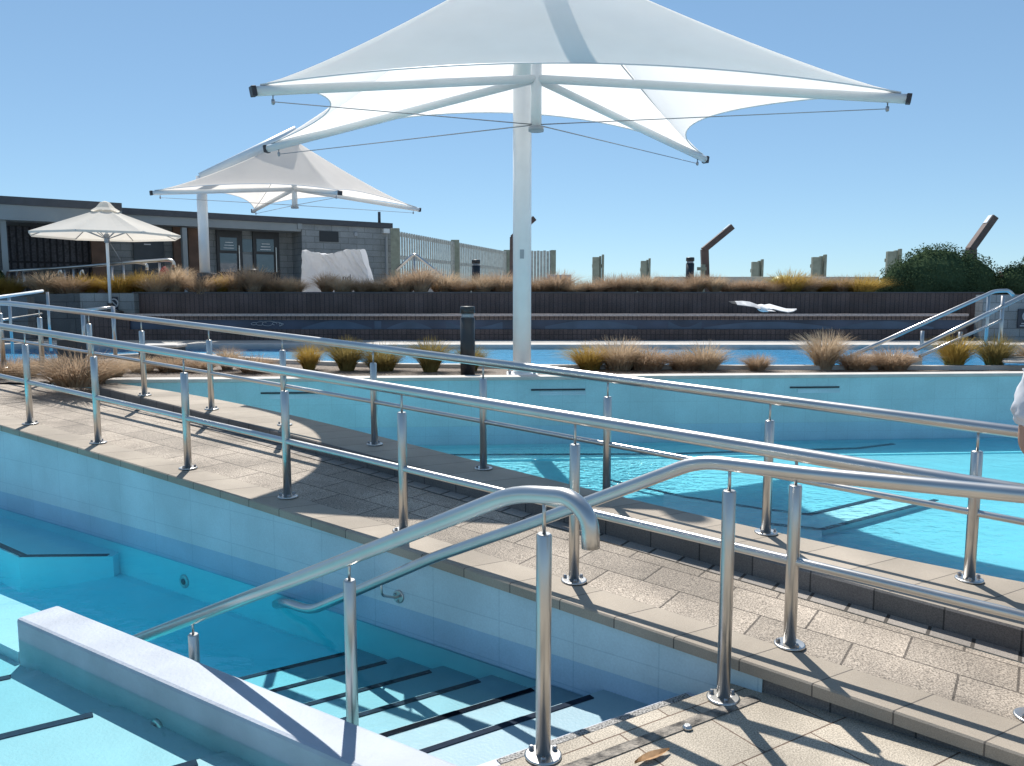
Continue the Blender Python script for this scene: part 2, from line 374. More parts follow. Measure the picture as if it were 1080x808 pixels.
nt.links.new(tn.outputs['Result'], bg.inputs['Color']); bg.inputs['Strength'].default_value = .115
sl = bpy.data.lights.new('sun', 'SUN'); sl.energy = 2.8; sl.angle = math.radians(.53); sl.color = (1, .955, .89)
so = bpy.data.objects.new('sun', sl); COL.objects.link(so)
sv = Vector((math.sin(SUN_AZ)*math.cos(SUN_EL), math.cos(SUN_AZ)*math.cos(SUN_EL), math.sin(SUN_EL)))
so.rotation_mode = 'QUATERNION'; so.rotation_quaternion = sv.to_track_quat('Z', 'Y'); so.location = sv * 60
cd = bpy.data.cameras.new('camera'); cam = bpy.data.objects.new('camera', cd); COL.objects.link(cam)
cd.sensor_width = 36; cd.lens = F / 1080 * 36; cd.clip_end = 8000; cd.clip_start = .05
cam.location = (0, 0, EYE); cam.rotation_euler = (PI/2 - PITCH, 0, 0); scene.camera = cam
scene.view_settings.view_transform = 'Standard'; scene.view_settings.look = 'None'; scene.view_settings.exposure = 1.2; scene.view_settings.gamma = 1
scene.cycles.max_bounces = 10; scene.cycles.transparent_max_bounces = 16
try: scene.cycles.use_denoising = True
except Exception: pass

# ================================================================== levels
ZL, ZR_, ZB, ZT = -.35, -.17, .72, 1.78      # left water, right water, planting bed, terrace
ZF = .67                                      # far pool water
S0, S1 = -12.6, 1.6
# ---------------------------------------------------------------- far ground and sea
b = MB(); b.face([(-900,40,-3.0),(900,40,-3.0),(900,3000,-3.0),(-900,3000,-3.0)]); struct('sea', b, 'sea')
b = MB(); b.face([(-900,-300,-3.02),(900,-300,-3.02),(900,60,-3.02),(-900,60,-3.02)]); struct('ground', b, 'ground')
b = MB(); b.prism([(-60,21.1),(60,21.1),(60,52),(-60,52)], -2.9, ZT); struct('terrace', b, 'deck')
# ---------------------------------------------------------------- ramp
ne = n_edge; nk = n_kerb; npool = n_pool
CW = .27
c = sweep([lambda s: (ne(s)+.02, zr(s)-.058), lambda s: (ne(s), zr(s)-.058), lambda s: (ne(s), zr(s)-.008), lambda s: (ne(s)+.008, zr(s)), lambda s: (ne(s)+CW, zr(s))], S0, S1, skew=.46)
struct('ramp_edge_coping', c, 'coping')
c = sweep([lambda s: (ne(s)+CW, zr(s)-.002), lambda s: (nk(s)-.13, zr(s)-.002)], S0, S1); struct('ramp_path', c, 'paver')
c = sweep([lambda s: (nk(s)-.13, zr(s)+.001), lambda s: (nk(s)+.01, zr(s)+.001)], S0, S1); struct('ramp_edge_bricks', c, 'edgebrick')
SK = -9.62
def cap_end(mb, prof, s):
    mb.face([sn(s, *fn(s)) for fn in prof])
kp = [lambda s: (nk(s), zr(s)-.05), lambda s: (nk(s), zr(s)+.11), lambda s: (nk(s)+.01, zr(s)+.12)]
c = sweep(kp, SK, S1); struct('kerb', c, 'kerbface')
kq = [lambda s: (nk(s)+.01, zr(s)+.12), lambda s: (npool(s)-.012, zr(s)+.12), lambda s: (npool(s), zr(s)+.108), lambda s: (npool(s), zr(s)+.04), lambda s: (npool(s)-.03, zr(s)+.04)]
c = sweep(kq, SK, .3, skew=.46)
c.face([sn(SK, nk(SK), zr(SK)-.05), sn(SK, nk(SK), zr(SK)+.11), sn(SK, nk(SK)+.01, zr(SK)+.12), sn(SK, npool(SK), zr(SK)+.12), sn(SK, npool(SK), zr(SK)-.05)])
struct('pool_coping', c, 'coping')
# left pool wall below the ramp
c = sweep([lambda s: (ne(s)+.022, zr(s)-.05), lambda s: (ne(s)+.022, -.175)], S0, -.98, uvz=True)
pw_ = obj('pool_wall', c, 'tile')
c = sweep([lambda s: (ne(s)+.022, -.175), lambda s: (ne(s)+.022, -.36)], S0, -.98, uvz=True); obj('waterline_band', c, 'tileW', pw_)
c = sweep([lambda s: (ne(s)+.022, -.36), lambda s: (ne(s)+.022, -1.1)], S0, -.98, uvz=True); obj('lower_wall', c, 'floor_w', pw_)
tag(pw_, 'pale blue tiled wall of the lower pool beneath the ramp edge', 'wall')
# wall below ramp edge down to the landing
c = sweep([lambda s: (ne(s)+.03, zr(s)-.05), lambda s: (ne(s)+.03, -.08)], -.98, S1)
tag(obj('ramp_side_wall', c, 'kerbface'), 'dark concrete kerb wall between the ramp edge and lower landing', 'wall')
# ---------------------------------------------------------------- landing
EV = Vector((.85, .527, 0)).normalized(); GV = Vector((-EV.y, EV.x, 0))
ZLAND = -.04
def eg(e, g, z=0): return EV * e + GV * g + Vector((0, 0, z))
Pc = at(752, 727, ZLAND); g0 = Pc.dot(GV); e0 = Pc.dot(EV)      # back corner of the stair edge at the wall
def wall_e(g):                          # e where the ramp wall stands for a given g
    lo, hi = -6.0, 6.0
    for _ in range(50):
        mid = (lo + hi) / 2; P = eg(mid, g); s = P.dot(D_)
        if P.dot(N_) < ne(max(-12.6, min(1.6, s))) + .022: lo = mid
        else: hi = mid
    return lo
# landing surface: from stair edge to behind the camera, right to the ramp edge
b = MB(); rows = []
gs = [g0 - .0 - i * .12 for i in range(34)]
for g in gs:
    er = min(wall_e(g) + .02, 6); rows.append([eg(-3.4 + (er + 3.4) * j / 6, g, ZLAND) for j in range(7)])
b.grid(rows, smooth=False)
for (ra, rb) in [((rows[0][j], rows[0][j+1]), None) for j in range(6)]:
    b.face([ra[0], ra[1], ra[1] - Vector((0,0,.05)), ra[0] - Vector((0,0,.05))])
struct('landing', b, 'landing')
gd = at(770, 747, ZLAND).dot(GV)
def strip(g, wd, z, e1, e2, th=.004):
    mb = MB(); mb.box(eg((e1+e2)/2, g, z + th/2), (abs(e2-e1), wd, th), EV); return mb
o = obj('drain_channel', strip(gd, .055, ZLAND + .001, -2.5, wall_e(gd) - .07, .004), 'drain'); tag(o, 'stained slot drain strip across the landing pavers', 'drain')
o = MB(); pcap = at(725, 769, ZLAND); o.lathe([(.022, 0), (.022, .012), (.012, .02)], pcap, 12); tag(obj('drain_plug', o, 'steel'), 'small shiny metal plug on the drain strip', 'plug')
# dry leaf
o = MB(); pl = at(688, 799, ZLAND + .008); ax = EV
for i in range(6):
    a0, a1 = -.09 + .03*i, -.06 + .03*i
    w0 = .022*math.sin(PI*(i/6))+.002; w1 = .022*math.sin(PI*((i+1)/6))+.002
    for sg in (-1, 1):
        o.face([pl+ax*a0+Vector((0,0,.002)), pl+ax*a1+Vector((0,0,.002)), pl+ax*a1+GV*w1*sg+Vector((0,0,.012)), pl+ax*a0+GV*w0*sg+Vector((0,0,.012))])
tag(obj('fallen_leaf', o, 'dryleaf'), 'curled tan dry leaf lying on the landing by the drain', 'leaf')
# ---------------------------------------------------------------- stairs into the left pool
st = thing('pool_steps', 'pale blue underwater steps with black nosing strips beside the stair rails', 'steps', eg(e0 - 1, g0 + .5, -.5))
EL = -1.15                              # left limit (under the divider)
def div_e(g): # e where the divider's back face stands
    lo, hi = -8.0, 8.0
    for _ in range(50):
        mid = (lo + hi) / 2
        if eg(mid, g).dot(N_) < 2.5: lo = mid
        else: hi = mid
    return lo
NQ = [g0 + .20] + [g0 + .20 + .345 * i + .09 for i in range(1, 7)]
NZ = [-.15, -.28, -.355, -.415, -.465, -.51, -.555]
prev_g = g0
for i, (g, z) in enumerate(zip(NQ, NZ)):
    mb = MB(); ea, eb = div_e((g + prev_g)/2), wall_e((g + prev_g)/2) - .003
    poly = [eg(div_e(prev_g), prev_g), eg(wall_e(prev_g)+.01, prev_g), eg(wall_e(g)+.01, g), eg(div_e(g), g)]
    mb.prism([p.to_tuple() for p in poly], -1.1, z)
    obj('tread', mb, 'wtile' if i == 0 else 'tread', st)
    mb = MB(); e1 = div_e(g) + .12; e2 = wall_e(g) - (.10 if i else .02)
    mb.box(eg((e1+e2)/2, g - .03, z + .003), (e2 - e1, .038, .004), EV)
    obj('nosing_strip', mb, 'mosaic' if i == 0 else 'seam_line', st)
    prev_g = g
# ---------------------------------------------------------------- left pool floor, ledges, divider
ZFL = -.62
b = MB(); b.grid([[sn(x, n_, z_) for x in (-14, -9, -5, -2.4, 0)] for n_, z_ in ((3.95, ZFL), (3.7, ZFL), (2.55, ZFL - .34), (-3, ZFL - .34))], smooth=False); struct('pool_floor', b, 'floor_l')
mb = MB(); mb.box(sn(-3.0, 2.455, -.66), (4.44, .26, .89), D_, .022)
tag(obj('divider_wall', mb, 'paint'), 'low rough white painted wall standing in the lower pool', 'wall')
# shallow tiers on the near side of the divider
tr = thing('shallow_tiers', 'wide pale shallow tiers with dark strips on the near side of the white divider wall', 'steps', sn(-4, 1.2, -.5))
edges_px = [((200,808),(237,799)), ((0,776),(112,748)), ((-60,722),(16,706))]
gl_ = [at(a[1][0], a[1][1], -.46).dot(GV) for a in edges_px]
zs = [-.43, -.46, -.49, -.52]; gp = g0 - 1.5
def line_e(g, nn):
    # e where N coordinate = nn
    P0 = GV * g; return (nn - P0.dot(N_)) / EV.dot(N_)
for i, g in enumerate(gl_ + [gl_[-1] + 3.0]):
    mb = MB(); n_r = 2.34
    mb.prism([eg(line_e(gp, -3), gp).to_tuple(), eg(line_e(gp, n_r), gp).to_tuple(), eg(line_e(g, n_r), g).to_tuple(), eg(line_e(g, -3), g).to_tuple()], -1.1, zs[i])
    obj('tread', mb, 'tier', tr)
    if i < 3:
        mb = MB(); e2 = line_e(g, 2.20); mb.box(eg(e2 - 1.5, g - .03, zs[i] + .003), (3.0, .055, .006), EV); obj('nosing_strip', mb, 'seam_line', tr)
    gp = g
mb = MB(); mb.box(sn(-8.7, 2.55, -.78), (6.9, .42, .66), D_); tag(obj('pool_ledge', mb, 'floor'), 'narrow pale underwater ledge left of the white divider wall', 'ledge')
# seat ledge by the ramp wall, far left
pa, pb_, pc_ = at(0,579,-.44), at(20,588,-.44), at(119,587,-.44)
back = sn(-12, 3.75)
mb = MB(); poly = [pc_.to_tuple(), sn(pc_.dot(D_) - .1, ne(pc_.dot(D_)) + .1).to_tuple(), sn(-12, ne(-12) + .1).to_tuple(), (pa + (pa - pb_)*6).to_tuple(), pa.to_tuple(), pb_.to_tuple()]
sl_ = thing('seat_ledge', 'underwater seat ledge with dark edge strip by the ramp wall', 'ledge', pb_)
mb.prism(poly, -1.1, -.44); obj('seat', mb, 'floor_l', sl_)
mb = MB(); dv = (pc_ - pb_).normalized(); mb.box((pb_*.5 + pc_*.5) + Vector((0, .035, .003)) - dv*.03, ((pc_ - pb_).length - .05, .05, .006), dv); obj('edge_strip', mb, 'seam_line', sl_)
mb = MB(); q = pa + (pa - pb_)*3; dv = (pb_ - q).normalized(); nn_ = Vector((-dv.y, dv.x, 0)); mb.box((q + pb_)*.5 + nn_*.04 + Vector((0,0,.006)), ((q - pb_).length, .05, .006), dv); obj('edge_strip', mb, 'seam_line', sl_)
# water of the left pool
b = MB()
b.prism([sn(-12.6, ne(-12.6)+.1).to_tuple()] + [sn(s, ne(s)+.1).to_tuple() for s in (-11,-9,-7,-5,-4,-3,-2,-1.3)] + [eg(e0 + .15, g0 - .05).to_tuple(), eg(-3.3, g0 - .05).to_tuple(), eg(-6, g0 - .8).to_tuple(), sn(-13, -2.9).to_tuple()], -1.3, ZL)
wl = struct('lower_pool_water', b, 'waterL')
# fittings in the ramp wall and divider
def wall_pt(x, y):
    n = 3.7
    for _ in range(20):
        P = onplane(x, y, sn(0, n), N_); n = ne(P.dot(D_)) + .022
    return P
def inlet(P, nrm, label, r=.055):
    q = Vector(nrm).to_track_quat('Z', 'Y').to_matrix().to_4x4()
    t = thing('pool_inlet', label, 'inlet', P)
    for nm, prof, m in (('bezel', [(r, -.01), (r, .012), (r*.7, .02), (r*.6, .014)], 'steel'), ('nozzle', [(r*.45, -.005), (r*.45, .018)], 'darkcap')):
        mb = MB(); mb.lathe(prof, (0, 0, 0), 18); bmesh.ops.transform(mb.bm, matrix=Matrix.Translation(P) @ q, verts=mb.bm.verts[:]); obj(nm, mb, m, t)
inlet(wall_pt(195, 613), -N_, 'oval steel inlet fitting under water in the ramp wall')
inlet(onplane(166, 767, sn(0, 2.32), N_), -N_, 'round pale inlet fitting on the divider wall under water', .045)
# ================================================================== railings
POST_R = .030
pm = {}
def post_proto(hpost, hpin, key):
    if key in pm: return pm[key]
    mb = MB(); mb.lathe([(POST_R, 0), (POST_R, hpost - .006), (POST_R - .005, hpost)], seg=18)
    fl = MB(); fl.lathe([(.074, 0), (.074, .009), (.068, .012)], seg=24)
    bo = []
    for k in range(3):
        a = 2*PI*k/3 + .5; q = MB(); q.lathe([(.011, .012), (.011, .024), (.007, .030)], (.054*math.cos(a), .054*math.sin(a), 0), 6, False); bo.append(q)
    pn = MB(); pn.lathe([(.0075, hpost), (.0075, hpost + hpin)], seg=8)
    me = []
    for nm, q, m in [('post', mb, 'steel'), ('base_flange', fl, 'steel'), ('connector_pin', pn, 'steel')] + [('bolt', q, 'bolt') for q in bo]:
        bmesh.ops.recalc_face_normals(q.bm, faces=q.bm.faces[:])
        d = bpy.data.meshes.new(nm); q.bm.to_mesh(d); q.bm.free(); d.materials.append(M[m]); me.append((nm, d))
    pm[key] = me; return me
def add_post(parent, P, key, hpost=.79, hpin=.12, flange=True, rot=0):
    me = post_proto(hpost, hpin, key); top = None
    for i, (nm, d) in enumerate(me):
        if not flange and nm in ('base_flange', 'bolt'): continue
        o = bpy.data.objects.new(nm, d); COL.objects.link(o)
        if i == 0: o.parent = parent; o.location = P - ORG[parent]; o.rotation_euler = (0, 0, rot); top = o
        else: o.parent = top
    return top
def rail_line(nfun, H, off, s0, s1, step=.35):
    k = int((s1 - s0)/step) + 1
    return [sn(s, nfun(s), zr(s) + off + H) for s in [s0 + (s1-s0)*i/k for i in range(k+1)]]
# near ramp railing
p1 = [(33,447),(105,467),(194,495),(301,525),(431,558),(605,613),(833,680),(1090,759)]
n1 = fitn(p1, 0)
R1 = thing('ramp_handrail', 'long steel handrail along the near edge of the ramp above the lower pool', 'handrail', sn(-4, n1(-4), zr(-4)))
obj('top_rail', MB().tube(rail_line(n1, .935, 0, -11.2, 1.5), .034, 18), 'steel', R1)
obj('mid_rail', MB().tube(rail_line(n1, .42, 0, -11.2, 1.5), .023, 14), 'steel', R1)
for x, y in p1 + [(-36, 430)]:
    P, s, n = onramp(x, y); add_post(R1, sn(s, n1(s), zr(s)), 'r1', .79, .125, rot=random.random()*6)
add_post(R1, sn(1.1, n1(1.1), zr(1.1)), 'r1')
# far ramp railing
p2 = [(153,417),(222,432),(302,448),(395,469),(508,495),(641,523),(808,562),(1022,612)]
n2 = fitn(p2, .12)
R2 = thing('ramp_handrail', 'long steel handrail on the raised coping between the ramp and upper pool', 'handrail', sn(-4, n2(-4), zr(-4)+.12))
obj('top_rail', MB().tube(rail_line(n2, .875, .12, -12.2, 1.5), .034, 18), 'steel', R2)
obj('mid_rail', MB().tube(rail_line(n2, .39, .12, -12.2, 1.5), .020, 14), 'steel', R2)
for x, y in p2:
    P, s, n = onramp(x, y, .12); add_post(R2, sn(s, n2(s), zr(s)+.12), 'r2', .74, .115, rot=random.random()*6)
for x in (95, 43, 2):
    P, s, n = onramp(x, 405, .06)
    # foot on the sloping bed beyond the coping: keep to the rail's plan line
    best = min((abs(540 + F*(sn(q, n2(q)).x)/(sn(q, n2(q)).y) - x), q) for q in [i*-.01 for i in range(900, 1250)])[1]
    add_post(R2, sn(best, n2(best), zr(best)+.12), 'r2', .74, .115)
add_post(R2, sn(.85, n2(.85), zr(.85)+.12), 'r2', .74, .115)
# stair railing A (foreground)
NA = 2.62
def pa_(x, y):
    n = 2.73 if x < 300 else 2.73 + (x - 300)/274*(-.15)
    return onplane(x, y, sn(0, n), N_)
A = [pa_(120, 683), pa_(150, 671), pa_(267, 626), pa_(359, 594), pa_(460, 553), pa_(536, 522), pa_(560, 520), pa_(590, 525)]
RA = thing('stair_handrail', 'bent steel stair handrail with down-turned end nearest the white divider wall', 'handrail', at(574, 803, ZLAND))
pth = [A[0]] + [A[3]] + [pa_(546, 519)] + [pa_(602, 527)] + [pa_(622, 545), pa_(622, 577)]
obj('top_rail', MB().tube(smooth_path([pa_(120, 684), pa_(340, 600), pa_(543, 520), pa_(602, 524), pa_(622, 546), pa_(623, 578)], .11), .034, 20), 'steel', RA)
for x, y in ((574, 803),):
    P = at(x, y, ZLAND); top = pa_(574, 524); P = Vector((top.x, top.y, ZLAND))
    add_post(RA, P, 'ra1', .79*(top.z - ZLAND)/.915, (top.z - ZLAND) - .79*(top.z - ZLAND)/.915)
for x, yr in ((368, 590), (203, 651)):
    top = pa_(x, yr); hp = 1.15; add_post(RA, Vector((top.x, top.y, top.z - .10 - hp)), 'ra2', hp, .10, flange=False)
# stair + landing railing B
NB = 3.42
pb2 = lambda x, y, n=NB: onplane(x, y, sn(0, n), N_)
RB = thing('stair_handrail', 'steel rail running level over the landing then down to the ramp wall', 'handrail', at(770, 733, ZLAND))
wl0 = wall_pt(291, 637)
LB = [wl0, pb2(303, 636, 3.56), pb2(328, 644, 3.55), pb2(377, 623, 3.52), pb2(460, 587, 3.48), pb2(560, 552, 3.45), pb2(617, 531), pb2(738, 486), pb2(853, 500), pb2(1079, 522)]
e_ = (LB[-1] - LB[-2]).normalized(); LB.append(LB[-1] + e_ * 1.2)
obj('top_rail', MB().tube(smooth_path(LB, .10), .031, 20), 'steel', RB)
top = pb2(770, 490); Pp = Vector((top.x, top.y, ZLAND)); H = top.z - ZLAND
add_post(RB, Pp, 'rb1', H - .115, .10); q = top + D_*1.25; add_post(RB, Vector((q.x, q.y, ZLAND)), 'rb1')
fl = wall_pt(421, 629); br_ = MB(); k0 = pb2(402, 613, 3.50)
br_.tube(smooth_path([k0, k0 - Vector((0,0,.09)), fl + N_*-.03 , fl], .05), .008, 8)
bo = obj('wall_bracket', br_, 'steel', RB)
fm = MB(); fm.lathe([(.042, 0), (.042, .01), (.036, .012)], (0, 0, 0), 18)
bmesh.ops.transform(fm.bm, matrix=Matrix.Translation(fl) @ (-N_).to_track_quat('Z', 'Y').to_matrix().to_4x4(), verts=fm.bm.verts[:])
obj('flange', fm, 'steel', bo)
for k in range(3):
    a = 2*PI*k/3 + PI/6; c0 = fl + D_*.026*math.cos(a) + Vector((0, 0, .026*math.sin(a)))
    fm = MB(); fm.lathe([(.009, .008), (.009, .02)], (0,0,0), 8); bmesh.ops.transform(fm.bm, matrix=Matrix.Translation(c0) @ (-N_).to_track_quat('Z', 'Y').to_matrix().to_4x4(), verts=fm.bm.verts[:])
    obj('bolt', fm, 'bolt', bo)
# ================================================================== right (upper) pool
BL = at(128, 400.5, ZB); BR = at(1080, 393.5, ZB); bd = (BR - BL).normalized(); bn = Vector((-bd.y, bd.x, 0))
BR2 = BL + bd * 24; BL2 = BL - bd * .2
mb = MB(); Lw = (BR2 - BL2).length
zbw = ZR_ + .24
mb.box((BL2 + BR2)*.5 + bn*.12 + Vector((0, 0, (ZB - .045 + zbw)/2 - ZB)), (Lw, .2, ZB - .045 - zbw), bd)
bw = thing('pool_back_wall', 'long teal tiled back wall of the upper pool with pale coping', 'wall', BL)
# tiled face as a grid sheet box with uv in metres
obj('wall', mb, 'tileB', bw)
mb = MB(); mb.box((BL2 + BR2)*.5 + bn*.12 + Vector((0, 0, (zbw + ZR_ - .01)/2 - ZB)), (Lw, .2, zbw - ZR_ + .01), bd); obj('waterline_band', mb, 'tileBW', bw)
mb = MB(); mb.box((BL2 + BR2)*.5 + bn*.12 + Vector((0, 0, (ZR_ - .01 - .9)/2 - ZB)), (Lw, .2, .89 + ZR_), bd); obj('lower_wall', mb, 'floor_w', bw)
mb = MB(); mb.box((BL2 + BR2)*.5 + bn*.13 + Vector((0, 0, -.022)), (Lw, .27, .045), bd, .006); obj('coping', mb, 'concrete', bw)
face0 = BL + bn * .02
def bwp(x, y): return onplane(x, y, face0, bn)
for x0, x1, y in ((275, 337, 414.5), (560, 617, 411), (833, 885, 408.5)):
    a, c2_ = bwp(x0, y), bwp(x1, y); mid = (a + c2_)*.5; ln = (c2_ - a).length
    t = thing('overflow_slot', {275: 'left', 560: 'middle', 833: 'right'}[x0] + 'most long dark overflow slot in the teal pool back wall', 'slot', mid, 'overflow slots in the back wall')
    m2 = MB(); m2.box(mid - bn*.004, (ln, .012, .022), bd); obj('slot', m2, 'black', t)
    m2 = MB(); m2.box(mid - bn*.003 - Vector((0, 0, .05)) + bd*.06, (ln*.86, .008, .05), bd); obj('ledge', m2, 'tile', t)
t = None
# water + floor (lofted between the coping and the back wall)
def loft(z, n=28, extra=0):
    rows = []
    for i in range(n + 1):
        s = -10.6 + (10.75) * i / n; a = sn(s, npool(s) - extra, z)
        # matching point on the back wall
        f = (i / n); bpt = BL2.lerp(BL + bd * 16, f); rows.append((a, Vector((bpt.x, bpt.y, z)) + bn*(.02 + extra)))
    a = rows[-1][0] ; rows.append((a + Vector((.35, .40, 0)), rows[-1][1])); rows.append((a + Vector((9.0, 1.2, 0)), rows[-1][1] + Vector((1, 0, 0))))
    return rows
ZFR = -.24
b = MB(); b.grid([[r[0].lerp(r[1], t) + Vector((0, 0, -.05*(1 - min(1, t/.75))**1.0)) for t in (0, .25, .5, .75, 1)] for r in loft(ZFR, extra=.02)], smooth=True); struct('pool_floor', b, 'floor')
R = loft(ZR_, extra=.01); loop = [r[0] for r in R] + [r[1] for r in R[::-1]]
b = MB(); b.prism([p.to_tuple() for p in loop], -.9, ZR_); struct('upper_pool_water', b, 'waterR')
c = sweep([lambda s: (npool(s)-.025, zr(s)+.05), lambda s: (npool(s)-.025, -.8)], -10.6, .2, uvz=True)
tag(obj('pool_wall', c, 'tileB'), 'teal tiled side wall of the upper pool below the coping', 'wall')
# right deck corner
P0 = sn(.15, npool(.15), zr(0)+.121)
mb = MB(); mb.prism([P0.to_tuple(), (P0 + Vector((.35,.40,0))).to_tuple(), (P0 + Vector((9,1.2,0))).to_tuple(), (P0 + Vector((9,-4,0))).to_tuple(), sn(1.6, npool(1.6)).to_tuple()], -.5, P0.z); struct('pool_deck', mb, 'coping')
# underwater bench with dark edges
zb = -.225
lt = thing('underwater_bench', 'pale underwater bench with dark edge lines in the upper pool behind the coping', 'ledge', at(853, 543, zb))
P = lambda x, y: at(x, y, zb)
cpt = [(700,519),(720,524),(803,537),(853,543)]
def slab(poly, z0, z1):
    mb = MB(); mb.prism([p.to_tuple() for p in poly], z0, z1); return mb
wallside = [onramp(x, y, .12)[0] for x, y in [(700,533),(760,547),(820,560),(868,570)]]
wallside = [sn(p.dot(D_), npool(p.dot(D_)) - .01) for p in wallside]
obj('seat', slab([P(*q) for q in cpt] + [P(867, 559)] + [wallside[i] for i in (3, 2, 1, 0)], -.9, zb), 'floor_s', lt)
obj('step', slab([P(853,543), P(942,522), P(987,528), P(867,559)], -.9, zb - .002), 'floor_s', lt)
def pline(pts, wd, m, par, nm='edge_strip', dz=.004):
    for a, c_ in zip(pts[:-1], pts[1:]):
        mb = MB(); mb.box((a + c_)*.5 + Vector((0,0,dz)), ((c_ - a).length + wd*.3, wd, .006), (c_ - a)); obj(nm, mb, m, par)
pline([P(640,506), P(720,524), P(803,537), P(853,543), P(942,522)], .05, 'seam_line', lt)
pline([P(810,553), P(867,559), P(987,528)], .05, 'seam_line', lt, dz=.007)
bq = [BL2 + bn*.02, BL + bd*16 + bn*.02]
mb = MB(); mb.box((bq[0] + bq[1])*.5 - bn*.38 + Vector((0, 0, ZR_ - .05 - .3 - ZB)), ((bq[1]-bq[0]).length, .76, .6), bd)  # as wide as the back wall's shadow; its bright colour fills that in
tag(obj('back_ledge', mb, 'floor_w'), 'underwater ledge coloured brighter to offset shade along the teal back wall of the upper pool', 'ledge')
fl_ = thing('floor_line', 'thin dark tile line on the upper pool floor near the back wall', 'tile line', at(640, 477, ZR_ - .05))
pline([at(448,480,ZR_-.048), at(700,479,ZR_-.048), at(905,473,ZR_-.048), at(942,468.5,ZR_-.048)], .06, 'seam_line', fl_, 'line')
# ================================================================== planting bed, far pool
bedz = ZB - .05
near_px = [(-260,394),(-60,391),(62,389),(78,376),(195,372),(228,375),(297,380),(400,384),(600,385.5),(850,386),(1200,386.5),(1800,388)]
far_near = [at(x, y, ZB) for x, y in near_px]
FY = at(540, 364, ZB).y
far_far = [Vector((-30, FY + .3, ZB)), Vector((30, FY - .1, ZB))]
# bed: gravel loft from the back wall to the far pool's near coping
b = MB(); pts = far_near
base = [(BL2 - bd*30 + bd*(30 + 20)*i/30) + bn*.25 for i in range(31)]
rows = []
for i, q in enumerate(base):
    f = i / 30
    X = q.x
    # interpolate far_near at the same x/y direction
    ang = X / q.y
    yv = None
    for a, c_ in zip(pts[:-1], pts[1:]):
        ra, rc = a.x/a.y, c_.x/c_.y
        if ra <= ang <= rc: yv = a.lerp(c_, (ang - ra)/(rc - ra))
    if yv is None: yv = pts[0] if ang < pts[0].x/pts[0].y else pts[-1]
    q = Vector((q.x, q.y, bedz)); rows.append([q.lerp(Vector((yv.x, yv.y, bedz)), t) for t in (0, .5, 1)])
b.grid(rows[14:], smooth=False)
# side bed between the ramp end and the pool
b2 = []
for i in range(12):
    s = -9.6 - i*.35; b2.append([sn(s, nk(max(s,-12)) - .0, zr(s) + .004), sn(s, nk(max(s,-12)) + .35, zr(s) + .03), sn(s, nk(max(s,-12)) + .8, bedz - .004)])
b.grid(b2, smooth=False)
struct('gravel_bed', b, 'gravel')
# far pool coping (near side), water, floor, far coping, deck
cop = MB()
for a, c_ in zip(pts[:-1], pts[1:]):
    dv = (c_ - a); 
    cop.box((a + c_)*.5 + Vector((0, 0, -.03)), (dv.length + .02, .16, .08), dv)
struct('far_pool_kerb', cop, 'concrete')
loopf = [p for p in pts] + [far_far[1], far_far[0]]
b = MB(); b.prism([(p.x, p.y, 0) for p in loopf], .0, ZF); struct('far_pool_water', b, 'waterF')
b = MB(); b.face([(p.x, p.y, ZF - .05) for p in loopf]); struct('far_pool_floor', b, 'far_floor')
b = MB(); b.prism([(-30, FY+.3), (30, FY-.1), (30, FY+.5), (-30, FY+.9)], ZF - .06, ZB + .004); struct('far_pool_coping', b, 'concrete')
b = MB(); b.prism([(-40, FY+.85), (40, FY+.4), (40, 21.2), (-40, 21.2)], -2.0, ZB - .002); struct('pool_terrace', b, 'deck')
# ================================================================== bench and retaining wall
YB = 19.2
zbt = atY(540, 331, YB).z
xl, xr_ = atY(128, 340, YB).x, atY(1022, 331, YB).x; cx = (xl + xr_)/2; ln = xr_ - xl
be = thing('slatted_bench', 'very long dark slatted bench with pale timber lip beyond the far pool', 'bench', (cx, YB, ZB))
def vface(mb, x0, x1, y, z0, z1, th, flip=False):
    mb.box(((x0+x1)/2, y + th/2, (z0+z1)/2), (x1-x0, th, z1-z0)); return mb
obj('seat_lip', vface(MB(), xl, xr_, YB, zbt - .055, zbt, .10), 'lip', be)
obj('seat', vface(MB(), xl, xr_, YB + .101, zbt - .06, zbt - .004, .55), 'slats', be)
z1_, z2_ = atY(540, 337.5, YB).z, atY(540, 347.5, YB).z
obj('front_beam', vface(MB(), xl, xr_, YB + .05, z1_, zbt - .056, .06), 'slats_b', be)
obj('recess_panel', vface(MB(), xl, xr_, YB + .10, z2_ - .02, z1_ + .02, .04), 'navy', be)
obj('base_panel', vface(MB(), xl, xr_, YB + .03, ZB, z2_, .08), 'slats', be)
